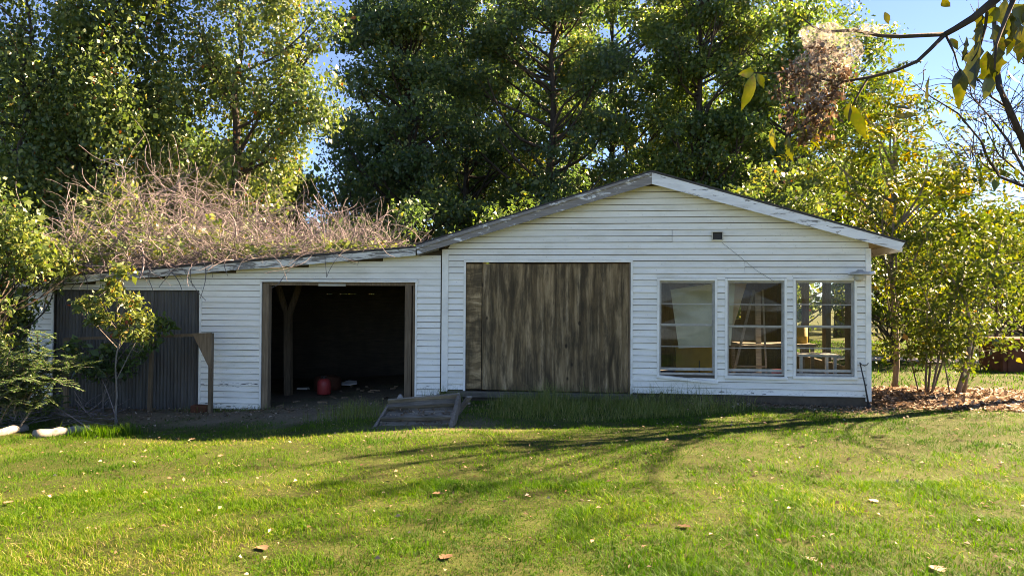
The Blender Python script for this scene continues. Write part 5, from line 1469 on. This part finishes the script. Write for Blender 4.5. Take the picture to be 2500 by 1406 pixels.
# ------------------------------------------------------------------ leaf litter and fallen leaves
def litter(n, fx, name, label, size, flat=1.6):
    P = fx(n); P[:, 2] = ground_z(P[:, 0], P[:, 1]) + rng.random(len(P)) * 0.03 + 0.006
    A = rand_unit(len(P)) * np.array([1, 1, 0.3]); Nn = rand_unit(len(P)) * 0.6 + np.array([0, 0, flat])
    L = size * rng.uniform(0.5, 1.3, len(P))
    V, F = leaf_quads(P, A, Nn, L, L * 0.6, 0.25)
    return kind(mesh_from_np(name, V, F, M['litter'], rnd=rng.beta(1.6, 1.6, len(P))), 'stuff', label, 'leaves')
def bed(n):
    a = rng.random(n) * 6.283; r = np.sqrt(rng.random(n)) * rng.uniform(0.85, 1.15, n)
    x = 8.7 + 2.5 * r * np.cos(a); y = 1.2 + 1.55 * r * np.sin(a)
    k = ~((x < 6.95) & (y > -0.02)); return np.stack([x[k], y[k], y[k]], 1)
litter(9500, bed, 'leaf_litter', 'bed of dry brown leaves under the shrubs at the right corner', 0.10)
def strip(n):
    x = np.concatenate([rng.uniform(3.8, 7.2, n // 2), rng.uniform(-7, -0.6, n - n // 2)]); y = -0.08 - np.abs(rng.normal(size=n)) * np.where(x > 0, 0.35, 0.75)
    return np.stack([x, y, y], 1)
litter(1500, strip, 'drip_line_litter', 'sparse brown leaf bits along the foot of the walls', 0.055)
def lawn(n):
    x, y, d = sample_lawn(n, 3.8, 13, 1.0); return np.stack([x, y, y], 1)
litter(1500, lawn, 'scattered_leaves', 'tiny dry leaf bits scattered over the lawn', 0.042, 0.8)
def fallen(px, py, size, rnd, label, curl=0.4):
    c = np.array(at_z(px, py, -0.2)); c[2] = float(ground_z(c[0], c[1])) + 0.008
    size *= 0.75; curl *= 0.5
    c = np.array(at_z(px, py, c[2]))
    a = rng.random() * 6.28; ax = np.array([math.cos(a), math.sin(a), 0.0]); s = np.array([-math.sin(a), math.cos(a), 0.0])
    prof = [(0.0, 0.05), (0.15, 0.55), (0.3, 0.95), (0.4, 0.6), (0.55, 1.0), (0.68, 0.5), (0.85, 0.45), (1.0, 0.0)]
    vs, fs = [], []
    for (u, w) in prof:
        m_ = c + ax * size * (u - 0.5) + np.array([0, 0, curl * size * (u - 0.5) ** 2])
        for q in (-1, 0, 1):
            vs.append(m_ + s * q * w * size * 0.42 + np.array([0, 0, (abs(q) * w * curl * size * 0.6)]))
    for i in range(len(prof) - 1):
        fs += [(3 * i, 3 * i + 1, 3 * i + 4, 3 * i + 3), (3 * i + 1, 3 * i + 2, 3 * i + 5, 3 * i + 4)]
    o = mesh_from_np('fallen_leaf', vs, fs, M['litter'], rnd=[rnd] * len(fs), smooth=True, origin=c)
    return tag(o, label, 'leaf', 'large fallen leaves on the lawn')
for a_ in ((642, 1338, 0.15, .35, 'curled brown leaf on the lawn at the lower left'), (1090, 1360, 0.16, .12, 'dark curled leaf on the lawn at bottom centre'), (2134, 1223, 0.13, .95, 'pale grey leaf on the lawn at the lower right'),
           (540, 1112, 0.12, .45, 'orange brown leaf on the lawn below the gusseted post'), (470, 1072, 0.12, .5, 'reddish leaf on the shadow edge left of centre'), (22, 1226, 0.13, .4, 'brown leaf on the lawn at the far left edge'),
           (1670, 1285, 0.14, .1, 'dark leaf on the lawn below the windows'), (2290, 1390, 0.17, .75, 'tan leaf at the bottom right of the lawn'), (1980, 1365, 0.14, .85, 'pale curled leaf on the lawn at the bottom right of centre'), (1070, 1205, 0.14, .3, 'brown leaf in the trodden patch at mid lawn')):
    fallen(*a_)
